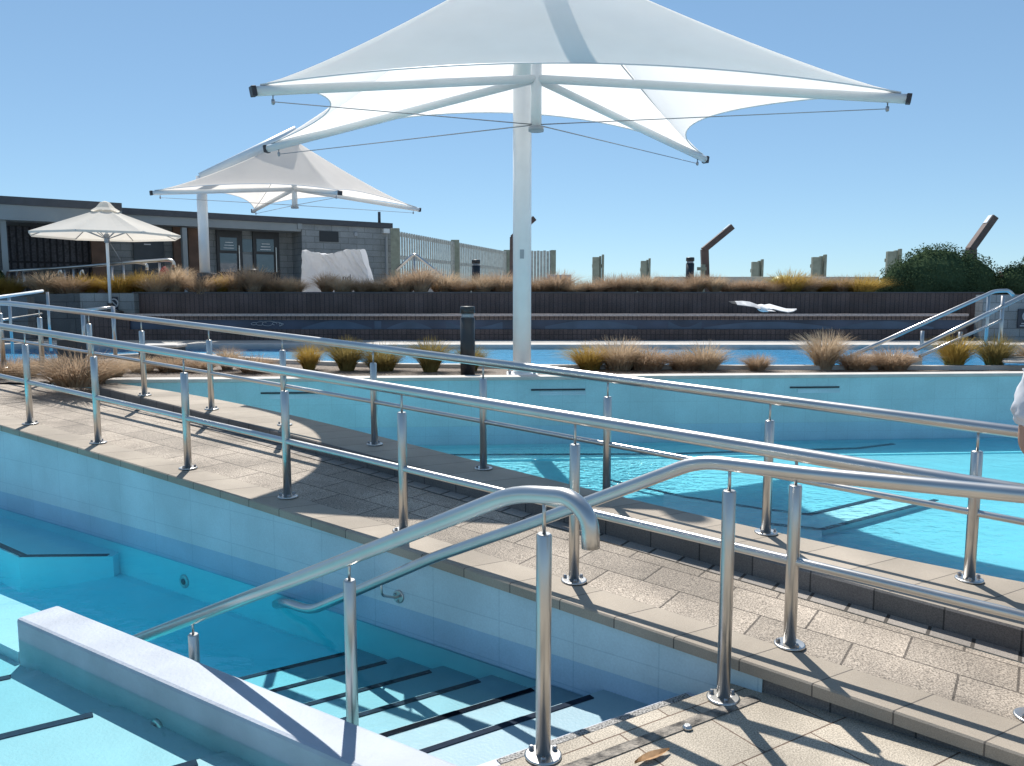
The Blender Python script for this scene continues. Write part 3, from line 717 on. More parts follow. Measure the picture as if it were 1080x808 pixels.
# blue wave shapes and a pale swirl emblem on the recess panel
def wave(x0, x1, h0, h1):
    mb = MB(); K = 14; f0 = atY(x0, 342, YB+.09).x; f1 = atY(x1, 342, YB+.09).x; top_ = []; bot_ = []
    for i in range(K + 1):
        t_ = i/K; xx = f0 + (f1 - f0)*t_; hh = h0 + (h1 - h0)*math.sin(PI*t_)
        top_.append(Vector((xx, YB + .094, z2_ + .005 + hh*(z1_ - z2_ - .01)))); bot_.append(Vector((xx, YB + .094, z2_ + .002)))
    mb.grid([bot_, top_], smooth=False); return mb
for x0, x1, h0, h1 in ((318,392,.1,.95),(395,402,.9,.9),(408,455,.1,.8),(470,530,.8,.2),(575,672,.3,.95),(705,740,.9,.2),(742,880,.2,.8),(885,985,.2,.9)):
    obj('wave_panel', wave(x0, x1, h0, h1), 'arc', be)
em = MB()
for cx_, r_, a0, a1 in ((283,.13,0,6.0),(275,.10,.5,5.4),(291,.10,-1,4.2),(268,.06,1,6),(296,.05,-2,3.5)):
    c0 = atY(cx_, 341.8, YB + .082); em.tube([c0 + Vector((1.6*r_*(1 - .6*k/22)*math.cos(a0 + (a1-a0)*k/22), 0, .62*r_*(1 - .6*k/22)*math.sin(a0 + (a1-a0)*k/22))) for k in range(23)], .007, 5)
obj('swirl_emblem', em, 'signw', be)
vt = thing('retaining_wall', 'dark brown slatted retaining wall behind the long bench below the tussocks', 'wall', (cx, YB+.65, ZB))
zwt = atY(540, 308, YB + .65).z
xl2 = atY(140, 320, YB+.65).x; xr2 = atY(1037, 320, YB+.65).x
obj('cladding', vface(MB(), xl2, xr2, YB + .65, ZB, zwt - .03, .20), 'slats', vt)
obj('cap', vface(MB(), xl2, xr2, YB + .63, zwt - .029, zwt, .26), 'roof', vt)
# planter soil behind the wall
b = MB(); b.prism([(-30, YB+.86), (30, YB+.86), (30, 21.25), (-30, 21.25)], -2, zwt - .05); struct('planter_soil', b, 'soil')
# grey block walls at both ends
def blockwall(x0, x1, ytop, Y, label, m='block', ybot=None, th=.3, name='block_wall'):
    a, c_ = atY(x0, ytop, Y), atY(x1, ytop, Y); z0 = ZB - .1 if ybot is None else atY(x0, ybot, Y).z
    mb = MB(); vface(mb, a.x, c_.x, Y, z0, a.z, th); return tag(obj(name, mb, m), label, 'wall')
blockwall(84, 141, 309, YB + .4, 'grey concrete block wall at the left end of the bench behind the parasol pole')
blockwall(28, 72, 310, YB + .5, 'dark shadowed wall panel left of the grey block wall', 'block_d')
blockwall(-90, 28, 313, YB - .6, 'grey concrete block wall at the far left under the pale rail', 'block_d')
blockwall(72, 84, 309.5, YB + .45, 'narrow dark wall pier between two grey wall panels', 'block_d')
blockwall(1037, 1200, 311, YB - .2, 'grey concrete block wall at the right end of the bench carrying a sign')
# signs
def sign(x0, y0, x1, y1, Y, label, ring):
    a, c_ = atY(x0, y0, Y), atY(x1, y1, Y); t = thing('sign', label, 'sign', ((a.x+c_.x)/2, Y, c_.z))
    obj('board', MB().box(((a.x+c_.x)/2, Y, (a.z+c_.z)/2), (c_.x - a.x, .02, a.z - c_.z), None, .004), 'sign', t)
    cc = Vector(((a.x+c_.x)/2, Y - .014, a.z - (a.z - c_.z)*.38)); r = (a.z - c_.z)*.24; mb = MB()
    mb.tube([cc + Vector((r*math.cos(k*2*PI/24), 0, r*math.sin(k*2*PI/24))) for k in range(25 if ring else 19)], r*.16, 6)
    if ring: mb.tube([cc + Vector((-r*.7, 0, r*.7)), cc + Vector((r*.7, 0, -r*.7))], r*.14, 6)
    obj('symbol', mb, 'signw', t); mb = MB()
    for k, wd in enumerate((.6, .75)): mb.box(Vector(((a.x+c_.x)/2, Y - .012, c_.z + (a.z - c_.z)*(.24 - .12*k))), ((c_.x - a.x)*wd, .006, (a.z-c_.z)*.055))
    obj('lettering', mb, 'signw', t)
sign(116, 313, 125, 331, YB + .38, 'small dark sign with pale ring symbol on the block wall behind the parasol', True)
sign(1074, 326, 1092, 346, YB - .225, 'dark sign with white round symbol on the right block wall', False)
# low pale walls and lumps on the upper terrace
def lowwall(x0, x1, ytop, Y, label, m, th=.3, name='low_wall', cat='wall'):
    a, c_ = atY(x0, ytop, Y), atY(x1, ytop, Y); mb = MB(); mb.box(((a.x+c_.x)/2, Y, (a.z+ZT)/2 - .05), (c_.x-a.x, th, a.z-ZT+.1), None, .01); return tag(obj(name, mb, m), label, cat)
lowwall(690, 925, 292, 23.5, 'low pale concrete wall behind the tussocks on the right of the terrace', 'cream')
lowwall(577, 602, 290, 22.5, 'pale low slab seat behind the tussocks right of the thick white mast', 'paint', .5, 'slab_seat', 'seat')
lowwall(398, 470, 297, 23, 'low pale green slab behind the tussocks in front of the slatted fence', 'concrete', .5, 'slab_seat', 'seat')
mb = MB(); c0 = atY(826, 297, 22.2); mb.lathe([(.32*math.cos(a), .19*math.sin(a)) for a in [i*PI/2/6 for i in range(7)]], (c0.x, 22.2, c0.z - .02), 20); 
mb.lathe([(.30, -.5), (.30, 0)], (c0.x, 22.2, c0.z), 16); tag(obj('dome_lid', mb, 'lime'), 'pale lime dome poking above the tussocks', 'lid')
# ================================================================== tussock grasses
def tussock_mesh(nb, h, spread, seed, wd=.006):
    rnd = random.Random(seed); mb = MB(); mb.keep = True
    for _ in range(nb):
        a = rnd.random()*2*PI; r0 = rnd.random()**.5*.13*spread; p = Vector((r0*math.cos(a), r0*math.sin(a), 0))
        a2 = a + rnd.gauss(0, .5); lean = (rnd.random()**.7)*spread; L = h*(.55 + .55*rnd.random()); dirv = Vector((math.cos(a2), math.sin(a2), 0))
        side = Vector((-dirv.y, dirv.x, 0)).lerp(dirv, rnd.random()*.6).normalized(); K = 4; row = []
        for k in range(K + 1):
            t = k/K; out = lean*(.25*t + .75*t*t)*.62*h/.4*.8; up = L*(t - .38*lean*t*t*t)
            q = p + dirv*out + Vector((0, 0, up)); ww = wd*(1 - t*.85)
            row.append([q - side*ww, q + side*ww])
        mb.grid(row, smooth=True)
    me = bpy.data.meshes.new('tussock_grass'); mb.bm.to_mesh(me); mb.bm.free(); return me
TM = {}
for mk in ('g_brown', 'g_tan', 'g_gold', 'g_olive'):
    for k, (h, sp) in enumerate(((.40, 1.0), (.46, .65), (.34, 1.25))):
        me = tussock_mesh(900, h, sp, k*7 + len(mk), .0048); me.materials.append(M[mk]); TM[mk, k] = me
CN = {'g_brown': 'dry brown', 'g_tan': 'pale tan', 'g_gold': 'golden', 'g_olive': 'olive green'}
def tuss(P, mk, k, sc, label, group, sx=1.0):
    o = bpy.data.objects.new('tussock_grass', TM[mk, k]); COL.objects.link(o); o.location = P
    o.rotation_euler = (0, 0, random.random()*6.28); o.scale = (sc*sx, sc*sx, sc); tag(o, label, 'grass', group); o['kind'] = 'thing'
def where_front(x):
    for lim, t in ((90, 'left of the big brown clump at the ramp end'), (215, 'behind the upper pool corner'), (345, 'left of the dark bollard row'), (540, 'between the dark bollard and mast')):
        if x < lim: return t
    return ''
front = [(14,398,'g_brown',2,.75,'low dry brown tussock at the left frame edge beside the ramp'), (38,396,'g_tan',0,.55,'pale tan tussock second from the left edge beside the ramp'),
 (84,407,'g_brown',2,1.1,'biggest dark brown tussock at the end of the pool coping'), (114,399,'g_tan',2,.72,'wide tan tussock leaning over the corner of the coping'),
 (62,394,'g_brown',0,.55,'brown tussock by the left end of the far pool'), (150,392,'g_tan',2,.62,'straw tussock under the dark poolside bench'), (180,392,'g_brown',2,.62,'low brown tussock right of the dark poolside bench'),
 (213,392,'g_brown',2,.55,'small flat brown tussock above the left overflow slot'), (240,390,'g_tan',1,.6,'thin wispy tan tussock before the left part of the far pool'), (268,393,'g_brown',2,.7,'flat russet tussock left of the small golden one'),
 (326,390,'g_gold',1,.78,'small bright golden tussock between two rail posts'), (366,391,'g_olive',1,.98,'olive tussock with golden tips, left of a pair'), (403,391,'g_olive',0,1.0,'rounder olive tussock, right of a pair'), (454,392,'g_olive',1,.98,'upright olive tussock with orange seed stalks left of the dark bollard'),
 (497,391.5,'g_olive',1,.8,'narrow olive tussock at the foot of the front bollard'),
 (622,389.5,'g_gold',0,.95,'orange brown tussock at the left end of the row right of the mast'), (652,390,'g_tan',0,1.0,'pale tan tussock in the middle of the row right of the mast'), (682,390,'g_brown',2,.95,'brown tussock at the right end of the row beside the mast'),
 (722,390,'g_brown',2,.75,'low brown tussock just right of the row beside the mast'), (744,390,'g_tan',0,.85,'small tan tussock with wispy top under the gull'), (799,391,'g_brown',0,.55,'smallest round brown tussock standing alone'),
 (869,389.5,'g_tan',1,1.0,'tall wispy tan tussock left of the pool stair rails'), (902,390,'g_brown',2,.75,'low brown tussock at the foot of the longer stair rail'), (940,390,'g_brown',2,.9,'wide brown tussock between the two stair rails'),
 (1006,388.5,'g_gold',1,1.02,'large bright golden tussock in front of the right block wall'), (1048,388,'g_olive',1,1.02,'olive tussock with golden blades at the right end'), (1096,388,'g_tan',0,.9,'tan tussock at the right frame edge')]
for x, y, mk, k, sc, lab in front:
    P = at(x, y, bedz); big = 1.30 if mk in ('g_brown', 'g_tan') else 1.12
    tuss(P, mk, k, sc*big, lab, 'tussock grasses in the planting bed', 1.08)
backs = [(-12,'g_gold'),(8,'g_gold'),(48,'g_tan'),(74,'g_brown'),(92,'g_gold'),(126,'g_gold'),(152,'g_gold'),(166,'g_tan'),(186,'g_tan'),(214,'g_brown'),(232,'g_gold'),(250,'g_brown'),(268,'g_brown'),(287,'g_brown'),(306,'g_tan'),(345,'g_brown'),(362,'g_tan'),(382,'g_brown'),(402,'g_tan'),(424,'g_brown'),(444,'g_brown'),(468,'g_tan'),(486,'g_brown'),(508,'g_tan'),(528,'g_brown'),(570,'g_brown'),(588,'g_brown'),(607,'g_tan'),(626,'g_brown'),(645,'g_brown'),(662,'g_brown'),(682,'g_tan'),(700,'g_brown'),(718,'g_brown'),(735,'g_brown'),(754,'g_tan'),(772,'g_brown'),(792,'g_brown'),(812,'g_brown'),(832,'g_gold'),(850,'g_brown'),(868,'g_gold'),(886,'g_brown'),(908,'g_gold')]
marks = {0:'at the left frame edge', 3:'under the hooked rails', 5:'left of the parasol pole', 6:'right of the parasol pole', 9:'below the second shade mast', 11:'under the left glazed door', 13:'under the right glazed door', 15:'before the white covered object', 19:'at the slatted fence start', 22:'left of the fence bollard', 24:'left of the thick mast', 26:'right of the thick mast', 28:'below the leftmost timber post', 31:'below the second timber post', 34:'below the lamp-side bollard', 37:'below the middle timber post', 40:'beside the lime dome', 43:'next to the big bush'}
cnt = {}
for i, (x, mk) in enumerate(backs):
    near = min(marks, key=lambda k: abs(k - i)); j = cnt.get((near, mk), 0); cnt[near, mk] = j + 1
    shape = random.choice([0, 0, 2, 1]); hgt = ['mid-height', 'tall', 'low spreading'][shape]
    side = '' if near == i else (', next on its left' if i == near - 1 else (', next on its right' if i == near + 1 else ', second on its right'))
    P = atY(x, 307, 20.1 + .5*random.random()); P.z = zwt - .05
    tuss(P, mk, shape, random.choice((1.1, 1.25, 1.4, 1.6)), '%s %s wall tussock %s%s' % (hgt, CN[mk], marks[near], side), 'tussock grasses along the retaining wall', 1.1)
# ================================================================== shade structures
def canopy(name, label, cpx, h, apex, edges, mast, hub_b, hub_t, masttop, fab, r_arm, r_mast, q=1.22, mast_z0=ZB - .05, plate=True, arm_up=0, over=.5, lift=.12, back=0.0):
    Z = EYE + h; C = [atY(x, y, Z and 1) for x, y in cpx]
    C = [at(x, y, Z) for x, y in cpx]                      # order: near left, near right, far right, far left
    hx = sum(c_.x for c_ in C)/4; hy = sum(c_.y for c_ in C)/4
    A_ = Vector((hx, hy, 0))
    za = atY(apex[0], apex[1], hy + back).z; zb_, zt_ = atY(apex[0], hub_b, hy).z, atY(apex[0], hub_t, hy).z
    A_.x = atY(apex[0], apex[1], hy).x
    t = thing(name, label, 'shade sail', Vector((mast.x, mast.y, mast_z0)))
    HB = Vector(A_); A_ = Vector((atY(apex[0], apex[1], hy + back).x, hy + back, 0))
    # canopy
    mb = MB(); mb.keep = True; K, V = 24, 16
    for i in range(4):
        a, c_ = C[i], C[(i+1) % 4]; fr, up = edges[i]; rows = []
        mid = (a + c_)*.5; inw = Vector((A_.x - mid.x, A_.y - mid.y, 0))*fr
        for v in range(V + 1):
            vv = v / V; row = []
            for k in range(K + 1):
                tt = k / K; e = a.lerp(c_, tt) + (inw + Vector((0, 0, up)))*(4*tt*(1-tt)) + Vector((0, 0, .06))
                ar = math.atan2(e.y - A_.y, e.x - A_.x); top_ = A_ + Vector((math.cos(ar)*.14, math.sin(ar)*.14, 0)); top_.z = za
                p = e.lerp(top_, vv); p.z = e.z + (za - e.z)*vv**q; row.append(p)
            rows.append(row)
        mb.grid(rows, smooth=True)
    bmesh.ops.remove_doubles(mb.bm, verts=mb.bm.verts[:], dist=.002)
    cv = obj('canopy', mb, fab, t)
    for i in range(4):
        a, c_ = C[i], C[(i+1) % 4]; fr, up = edges[i]; mid = (a + c_)*.5; inw = Vector((A_.x - mid.x, A_.y - mid.y, 0))*fr
        obj('hem', MB().tube([a.lerp(c_, k/24) + (inw + Vector((0, 0, up)))*(4*(k/24)*(1-k/24)) + Vector((0, 0, .06)) for k in range(25)], .008, 6), 'white', cv)
    # ridge seams
    for c_ in C:
        pts_ = []
        for v in range(13):
            vv = v/12; e = c_ + Vector((0,0,.06)); p = e.lerp(Vector((A_.x, A_.y, za)), vv); p.z = e.z + (za - e.z)*vv**q - .012; pts_.append(p)
        obj('seam', MB().tube(pts_, .009, 5), 'grey_metal', cv)
    apc = Vector((A_.x, A_.y, 0)); A0 = A_; A_ = HB; hubc = Vector((A_.x, A_.y, 0)); zarm = zb_ + (zt_ - zb_)*.72
    # arms with caps and cables
    for c_ in C:
        root = Vector((A_.x, A_.y, zarm + arm_up)); dv = (c_ - root).normalized()
        ar = obj('arm', MB().tube([root + dv*r_arm, c_ + dv*.05], r_arm, 14), 'white', t)
        obj('end_cap', MB().box(c_ + dv*(.05 + r_arm*.5), (r_arm, r_arm*2.0, r_arm*2.0), dv, .006), 'darkcap', ar)
        cb = MB(); e_ = c_ - dv*.12 - Vector((0, 0, r_arm + .06)); cb.tube([e_ + Vector((0,0,.06)), e_, Vector((A_.x, A_.y, zb_ + .06))], .007, 6); obj('cable', cb, 'cable', t)
        cb = MB(); cb.lathe([(.005,-.03),(.018,-.02),(.018,.02),(.005,.03)], e_, 8); obj('shackle', cb, 'cable', ar)
    mb = MB(); mb.lathe([(r_arm*1.35, zb_), (r_arm*1.35, zt_)], hubc, 18); hb = obj('hub', mb, 'white', t)
    mb = MB(); mb.lathe([(r_arm*1.9, zb_ - .02), (r_arm*1.9, zb_ + .03)], hubc, 18); obj('collar', mb, 'grey_metal', hb)
    obj('king_post', MB().tube([hubc + Vector((0, 0, zt_ - .05)), apc + Vector((0, 0, za + .2))], r_arm*.7, 12), 'white', t)
    mb = MB(); mb.lathe([(r_mast, mast_z0 + .02), (r_mast, masttop)], (mast.x, mast.y, 0), 28); ms = obj('mast', mb, 'white', t)
    if plate:
        obj('base_plate', MB().box((mast.x, mast.y, mast_z0 + .02), (r_mast*3.4, r_mast*3.4, .04), None, .005), 'white', t)
        for sx in (-1, 1):
            for sy in (-1, 1): mb = MB(); mb.lathe([(.02, 0), (.02, .05)], (mast.x + sx*r_mast*1.35, mast.y + sy*r_mast*1.35, mast_z0 + .03), 8); obj('bolt', mb, 'bolt', ms)
    top_ = Vector((A0.x, A0.y, za + .22)); m0 = Vector((mast.x, mast.y, masttop - .05)); dv = (top_ - m0).normalized()
    obj('beam', MB().tube([m0 + Vector((0,0,lift)), top_ + dv*over + Vector((0,0,lift))], r_mast*1.1, 18), 'white', t)
    mb = MB(); mb.lathe([(.17, za - .05), (.18, za + .02), (.10, za + .06)], apc, 20); obj('apex_ring', mb, 'grey_metal', cv)
    return t, ms
YM = 11.12
mast1 = atY(550.5, 385, YM); mast1 = Vector((mast1.x, YM, 0))
t1, ms1 = canopy('shade_canopy', 'large white tensioned shade canopy on a thick mast above the upper pool', [(275,96),(950,104),(741,167),(286,156)], 1.98, (566, -46),
    [(.04,.27),(.31,.16),(.37,.42),(.22,.20)], mast1, 137, 62, atY(550, 92, YM).z, 'fabric', .048, .125, q=1.12, back=.80, over=.85)
p = atY(550.5, 268, YM - .128); obj('label_plate', MB().box((p.x, p.y, p.z), (.055, .006, .12)), 'grey_metal', ms1)
mm = atY(215.5, 270, 20.4)
t2, ms2 = canopy('shade_canopy', 'smaller cream shade canopy further back in front of the grey building', [(163,203.5),(357,203.5),(440,221),(268,222)], 2.38, (309, 150),
    [(.20,.20),(.16,.16),(.22,.25),(.22,.16)], Vector((mm.x, 20.4, 0)), 219, 192, atY(213, 186, 20.4).z, 'fabric2', .052, .125, mast_z0=ZT + .55, plate=False, over=.12, lift=.0)
# dark stacked stone plinth under the second mast
mb = MB(); 
for k in range(5): mb.box((mm.x + .02*(-1)**k + .03, 20.4, ZT + .06 + .11*k), (.36 - .02*(k % 2), .36, .105), None, .01)
tag(obj('stone_plinth', mb, 'roof'), 'dark stacked stone plinth under the second shade mast', 'plinth')
# ---------------------------------------------------------------- parasol
YP = 19.4; pc = atY(112.5, 248, YP)
par = thing('parasol', 'cream octagonal garden parasol with vented top in front of the building', 'parasol', Vector((pc.x, YP, zbt)))
zr_ = pc.z; zt2 = atY(112, 219, YP).z; zv = atY(112, 214.5, YP).z; RP = 1.70; rot0 = PI/8*.25
mb = MB(); mb.keep = True
cor = [Vector((pc.x + RP*math.cos(rot0 + k*PI/4), YP + RP*math.sin(rot0 + k*PI/4), zr_)) for k in range(8)]
for k in range(8):
    a, c_ = cor[k], cor[(k+1) % 8]; ap = Vector((pc.x, YP, zt2)); rows = []
    for v in range(9):
        vv = v/8*.93; rows.append([a.lerp(c_, j/6).lerp(ap, vv) - Vector((0, 0, .07*4*(j/6)*(1-j/6)*(1-vv)*vv*2 )) for j in range(7)])
    mb.grid(rows, smooth=False)
    mb.grid([[a.lerp(c_, j/6) - Vector((0, 0, .05)) for j in range(7)], [a.lerp(c_, j/6) for j in range(7)]], smooth=False)
pcv = obj('canopy', mb, 'parasol', par)
mb = MB(); mb.keep = True
for k in range(8):
    a = Vector((pc.x, YP, 0)); d0 = Vector((math.cos(rot0 + k*PI/4), math.sin(rot0 + k*PI/4), 0)); d1 = Vector((math.cos(rot0 + (k+1)*PI/4), math.sin(rot0 + (k+1)*PI/4), 0))
    z = lambda q: Vector((0, 0, q))
    mb.grid([[a + d0*.33 + z(zt2 - .08), a + d1*.33 + z(zt2 - .08)], [a + d0*.22 + z(zt2 - .01), a + d1*.22 + z(zt2 - .01)], [a + d0*.11 + z(zv + .02), a + d1*.11 + z(zv + .02)], [a + d0*.02 + z(zv + .05), a + d1*.02 + z(zv + .05)]], smooth=False)
obj('vent_cap', mb, 'parasol', par)
obj('pole', MB().tube([(pc.x, YP, zbt), (pc.x, YP, zv)], .035, 12), 'white', par)
obj('hub', MB().tube([(pc.x, YP, zr_ - .18), (pc.x, YP, zr_ + .02)], .06, 10), 'grey_metal', par)
for k in range(8):
    c_ = cor[k]; obj('rib', MB().tube([(pc.x, YP, zt2 - .05), c_ + Vector((0, 0, -.015))], .012, 6), 'grey_metal', par)
    m_ = Vector((pc.x, YP, zt2 - .05)).lerp(c_, .55); obj('strut', MB().tube([(pc.x, YP, zr_ - .1), m_], .010, 6), 'grey_metal', par)
obj('cord', MB().tube([(pc.x + .02, YP, zr_ - .1), (pc.x + .32, YP + .05, zr_ - .66)], .006, 5), 'cable', par)
mb = MB(); mb.lathe([(.28, 0), (.28, .06), (.06, .10), (.06, .25)], (pc.x, YP, zbt), 20); obj('base', mb, 'bollard', par)
# plinth for the parasol (deck at bench level)
mb = MB(); mb.box((pc.x, YP + .10, (zbt + ZB)/2 - .002), (1.0, .5, zbt - ZB)); tag(obj('bench_end_block', mb, 'slats'), 'dark slatted block at the bench end carrying the parasol base', 'block')
# ================================================================== building
B0 = Vector((atY(412, 300, 28.5).x, 28.5, 0)); B1 = Vector((atY(150, 300, 23.8).x, 23.8, 0))
ud = (B1 - B0).normalized(); un = Vector((ud.y, -ud.x, 0));
if un.y > 0: un = -un                    # un points to the camera
def bp(x, y, dep=0): return onplane(x, y, B0 - un*dep, un)
bl = thing('pool_building', 'long low grey block building with dark flat roof at the left back', 'building', B0 + Vector((0, 0, ZT)))
def panel(nm, m, x0, y0, x1, y1, dep=0, th=.06, par=None, ground=False, rect=False, zz=None, zb=None):
    """slab whose face stands dep behind the facade, x0,y0 top-left and x1,y1 bottom-right in photo measure"""
    a = bp(x0, y0, dep); c_ = bp(x1, y0, dep); c2 = bp(x1, y1, dep); zt_ = a.z if zz is None else zz; zb_ = ZT - .05 if ground else (c2.z if zb is None else zb)
    if rect: zt_ = (bp(x0, y0, dep).z + bp(x1, y0, dep).z)/2
    cc = (Vector((a.x, a.y, 0)) + Vector((c_.x, c_.y, 0)))*.5 - un*th*.5
    L = (Vector((a.x, a.y, 0)) - Vector((c_.x, c_.y, 0))).length
    mb = MB(); mb.box(cc + Vector((0, 0, (zt_ + zb_)/2)), (L, th, zt_ - zb_), ud); return obj(nm, mb, m, par or bl)
zroof = bp(280, 228).z
panel('wall', 'block', 318, 235, 413, 300, 0, 5.0, ground=True, zz=zroof - .18)
panel('wall', 'block', 94, 240, 317.9, 300, .9, .25, ground=True, zz=zroof - .18)
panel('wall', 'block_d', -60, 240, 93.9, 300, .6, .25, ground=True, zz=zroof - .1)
rf = panel('roof', 'roof', 129, 221, 414, 228, -.08, 6.0, zz=zroof, zb=zroof - .178)
bm_ = rf
# (roof is a slab from its top line to a constant thickness)
panel('fascia', 'beam', 131, 230, 317, 240, -.02, .9, zz=zroof - .18, zb=zroof - .43)
panel('roof', 'roof', -60, 207, 128, 214, -1.6, 6.0, zz=bp(60, 210, -1.6).z, zb=bp(60, 210, -1.6).z - .2)
fa = panel('fascia', 'beam', -60, 218, 128, 232, -1.55, .5, zz=bp(60, 210, -1.6).z - .202, zb=bp(60, 210, -1.6).z - .58)
panel('louvre_screen', 'louvre', 6, 238, 95, 300, .45, .12, ground=True)
for x0, x1, dep in ((95.2,111,.2),(182.5,191.5,.5),(198,213,.6)): panel('cladding', 'brown', x0, 238, x1, 300, dep, .2, ground=True)
panel('post', 'beam', 192, 240, 197, 300, -.05, .22, ground=True)
panel('post', 'beam', -1, 215, 5, 300, -1.3, .22, ground=True)
dr = panel('door', 'door', 140, 243, 172, 300, .80, .09, ground=True)
panel('door_sign', 'paper', 152, 257, 159, 258.5, .77, .02, par=dr)
def glazed(x0, x1, y0, y1, yb):
    dr = panel('glazed_door', 'frame', x0, y0, x1, yb, .80, .09, ground=True); g = (x1 - x0)
    for a, c_ in ((.16, .42), (.49, .86)):
        yy0 = y0 + (yb - y0)*a*.88 + 1; yy1 = y0 + (yb - y0)*c_*.88 + 2
        p_ = panel('pane', 'glass', x0 + g*.14, yy0, x0 + g*.80, yy1, .785, .02, par=dr)
        if a < .3:
            for k in range(3): panel('notice', 'paper', x0 + g*(.35 - .03*k), yy0 + 5 + 3*k, x0 + g*(.66 + .02*k), yy0 + 6 + 3*k, .78, .004, par=dr)
    panel('handle', 'steel', x0 + g*.88, y0 + 18, x0 + g*.91, y0 + 44, .74, .03, par=dr)
glazed(228, 255, 241, 292, 299); glazed(266.5, 294, 243, 293, 299)
panel('side_panel', 'beam', 255.2, 268, 266.3, 300, .86, .04, ground=True)
panel('side_window', 'glass', 255.4, 252, 266, 266, .86, .04)
vent = panel('vent', 'frame', 337, 244, 357, 255.5, -.02, .06, rect=True)
panel('downpipe', 'grey_metal', 407, 250, 409, 300, -.08, .08, ground=True)
panel('security_light', 'white', 405, 241, 411, 246, -.12, .12)
panel('wall_light', 'grey_metal', 374, 245, 377, 249, -.06, .06)
panel('bracket', 'beam', 314, 235, 318.5, 242, -.06, .06)
rv = MB(); q = bp(400, 229, .5); rv.tube([q - Vector((0,0,.2)), q + Vector((0,0,.18))], .05, 8); obj('roof_vent', rv, 'roof', bl)
# small bin by the doors, red bag
mb = MB(); q = atY(268, 300, 22.8); mb.lathe([(.13, 0), (.14, .62), (.16, .63), (.16, .70), (.05, .74)], (q.x, 22.8, ZT), 16); tag(obj('litter_bin', mb, 'bollard'), 'small black lidded bin in front of the glazed doors', 'bin')
q = atY(173.5, 289, 21.25); mb = MB(); mb.lathe([(.02, -.16), (.10, -.15), (.13, -.02), (.10, .10), (.04, .17), (.02, .2)], (q.x, 21.25, q.z), 14); tag(obj('red_bag', mb, 'red'), 'dull red bag hanging on the end of the terrace handrail', 'bag')
# ---------------------------------------------------------------- terrace handrails far left
def simple_rail(name, label, rails, posts, Y, z0, r=.03, rp=.025, hooks=()):
    t = thing(name, label, 'handrail', Vector((atY(posts[0][0], 300, Y).x, Y, z0)))
    for i, L in enumerate(rails): obj('top_rail' if i == 0 else 'mid_rail', MB().tube(smooth_path([atY(x, y, Y) for x, y in L], .12), r if i == 0 else r*.7, 10), 'steel', t)
    for x, y in posts:
        a = atY(x, y, Y); obj('post', MB().tube([(a.x, Y, z0), a], rp, 10), 'steel', t)
    return t
simple_rail('terrace_handrail', 'steel handrail on the upper terrace at far left before the dark louvres', [[(-30,288.5),(60,283),(145,276.5),(155,279),(155,285)],[(-30,304),(70,300),(120,298)]], [(18,286),(25,285.5),(68,284),(77,283.5),(130,279)], 21.6, ZT, .045, .034)
simple_rail('terrace_handrail', 'steel handrail with hooked end in front of the dark building door', [[(116,278),(150,276),(178,274),(183,276),(184,282)],[(118,298),(168,296)]], [(118,281),(168,277)], 21.3, ZT, .045, .034)
for x, y in ((63.5, 286.5), (86.5, 286.5)):
    a = atY(x - 1.5, y + 1, 20.7); c_ = atY(x + 2.5, y + 7, 20.7); t0 = atY(x + .5, y - 2, 20.7)
    mb = MB(); mb.tube(smooth_path([(a.x, 20.7, zwt - .05), a, t0, c_], .06), .03, 8); 
    tag(obj('grab_rail', mb, 'steel'), 'hooked steel grab rail %s on the left of the terrace' % ('nearer the frame edge' if x < 70 else 'nearer the parasol pole'), 'handrail', 'hooked grab rails')
# pale sloping rail and posts before the far left walls
t = thing('steps_handrail', 'pale sloping handrail in front of the far left block wall', 'handrail', Vector((atY(9, 360, 14.2).x, 14.2, ZB)))
obj('top_rail', MB().tube([atY(-40, 319, 13.6), atY(45, 307, 15.4)], .028, 12), 'white', t)
obj('mid_rail', MB().tube([atY(-40, 344, 13.6), atY(44, 331, 15.4)], .020, 10), 'steel', t)
for x, yt, Y in ((9.5, 313, 14.6), (50, 308, 15.4)):
    a = atY(x, yt, Y); obj('post', MB().tube([(a.x, Y, ZB), a], .026, 10), 'steel', t)
t = thing('pool_handrail', 'pair of slim steel rail posts joined by a low bar beside the parasol pole', 'handrail', Vector((atY(88, 360, 14).x, 14, ZB)))
for x, yt in ((87, 326), (119, 323)):
    a = atY(x, yt, 14); obj('post', MB().tube([(a.x, 14, ZB), a], .034, 10), 'steel', t)
obj('top_rail', MB().tube([atY(87, 327, 14), atY(119, 324, 14)], .02, 8), 'steel', t)
# low dark bench with pale top by the far pool
a = at(158, 374, ZB); Yk = 12.6; x0, x1 = atY(150, 370, Yk).x, atY(192.5, 370, Yk).x
t = thing('poolside_bench', 'low dark bench with rounded pale top beside the far pool', 'bench', Vector(((x0+x1)/2, Yk, ZB)))
z1 = atY(170, 363, Yk).z; z0 = atY(170, 366.5, Yk).z
obj('top', MB().box(((x0+x1)/2, Yk, (z1+z0)/2), (x1-x0, .42, z1-z0), None, .02), 'concrete', t)
obj('body', MB().box(((x0+x1)/2, Yk, (z0 + ZB)/2 - .002), (x1-x0-.04, .36, z0-ZB), None, .01), 'bollard', t)
a = atY(76, 366, 12.4); mb = MB(); mb.box((a.x, 12.4, (a.z + ZB)/2 + .06), (.30, .3, a.z - ZB + .12), None, .01); tag(obj('dark_box', mb, 'bollard'), 'short black box by the left end of the far pool', 'box')
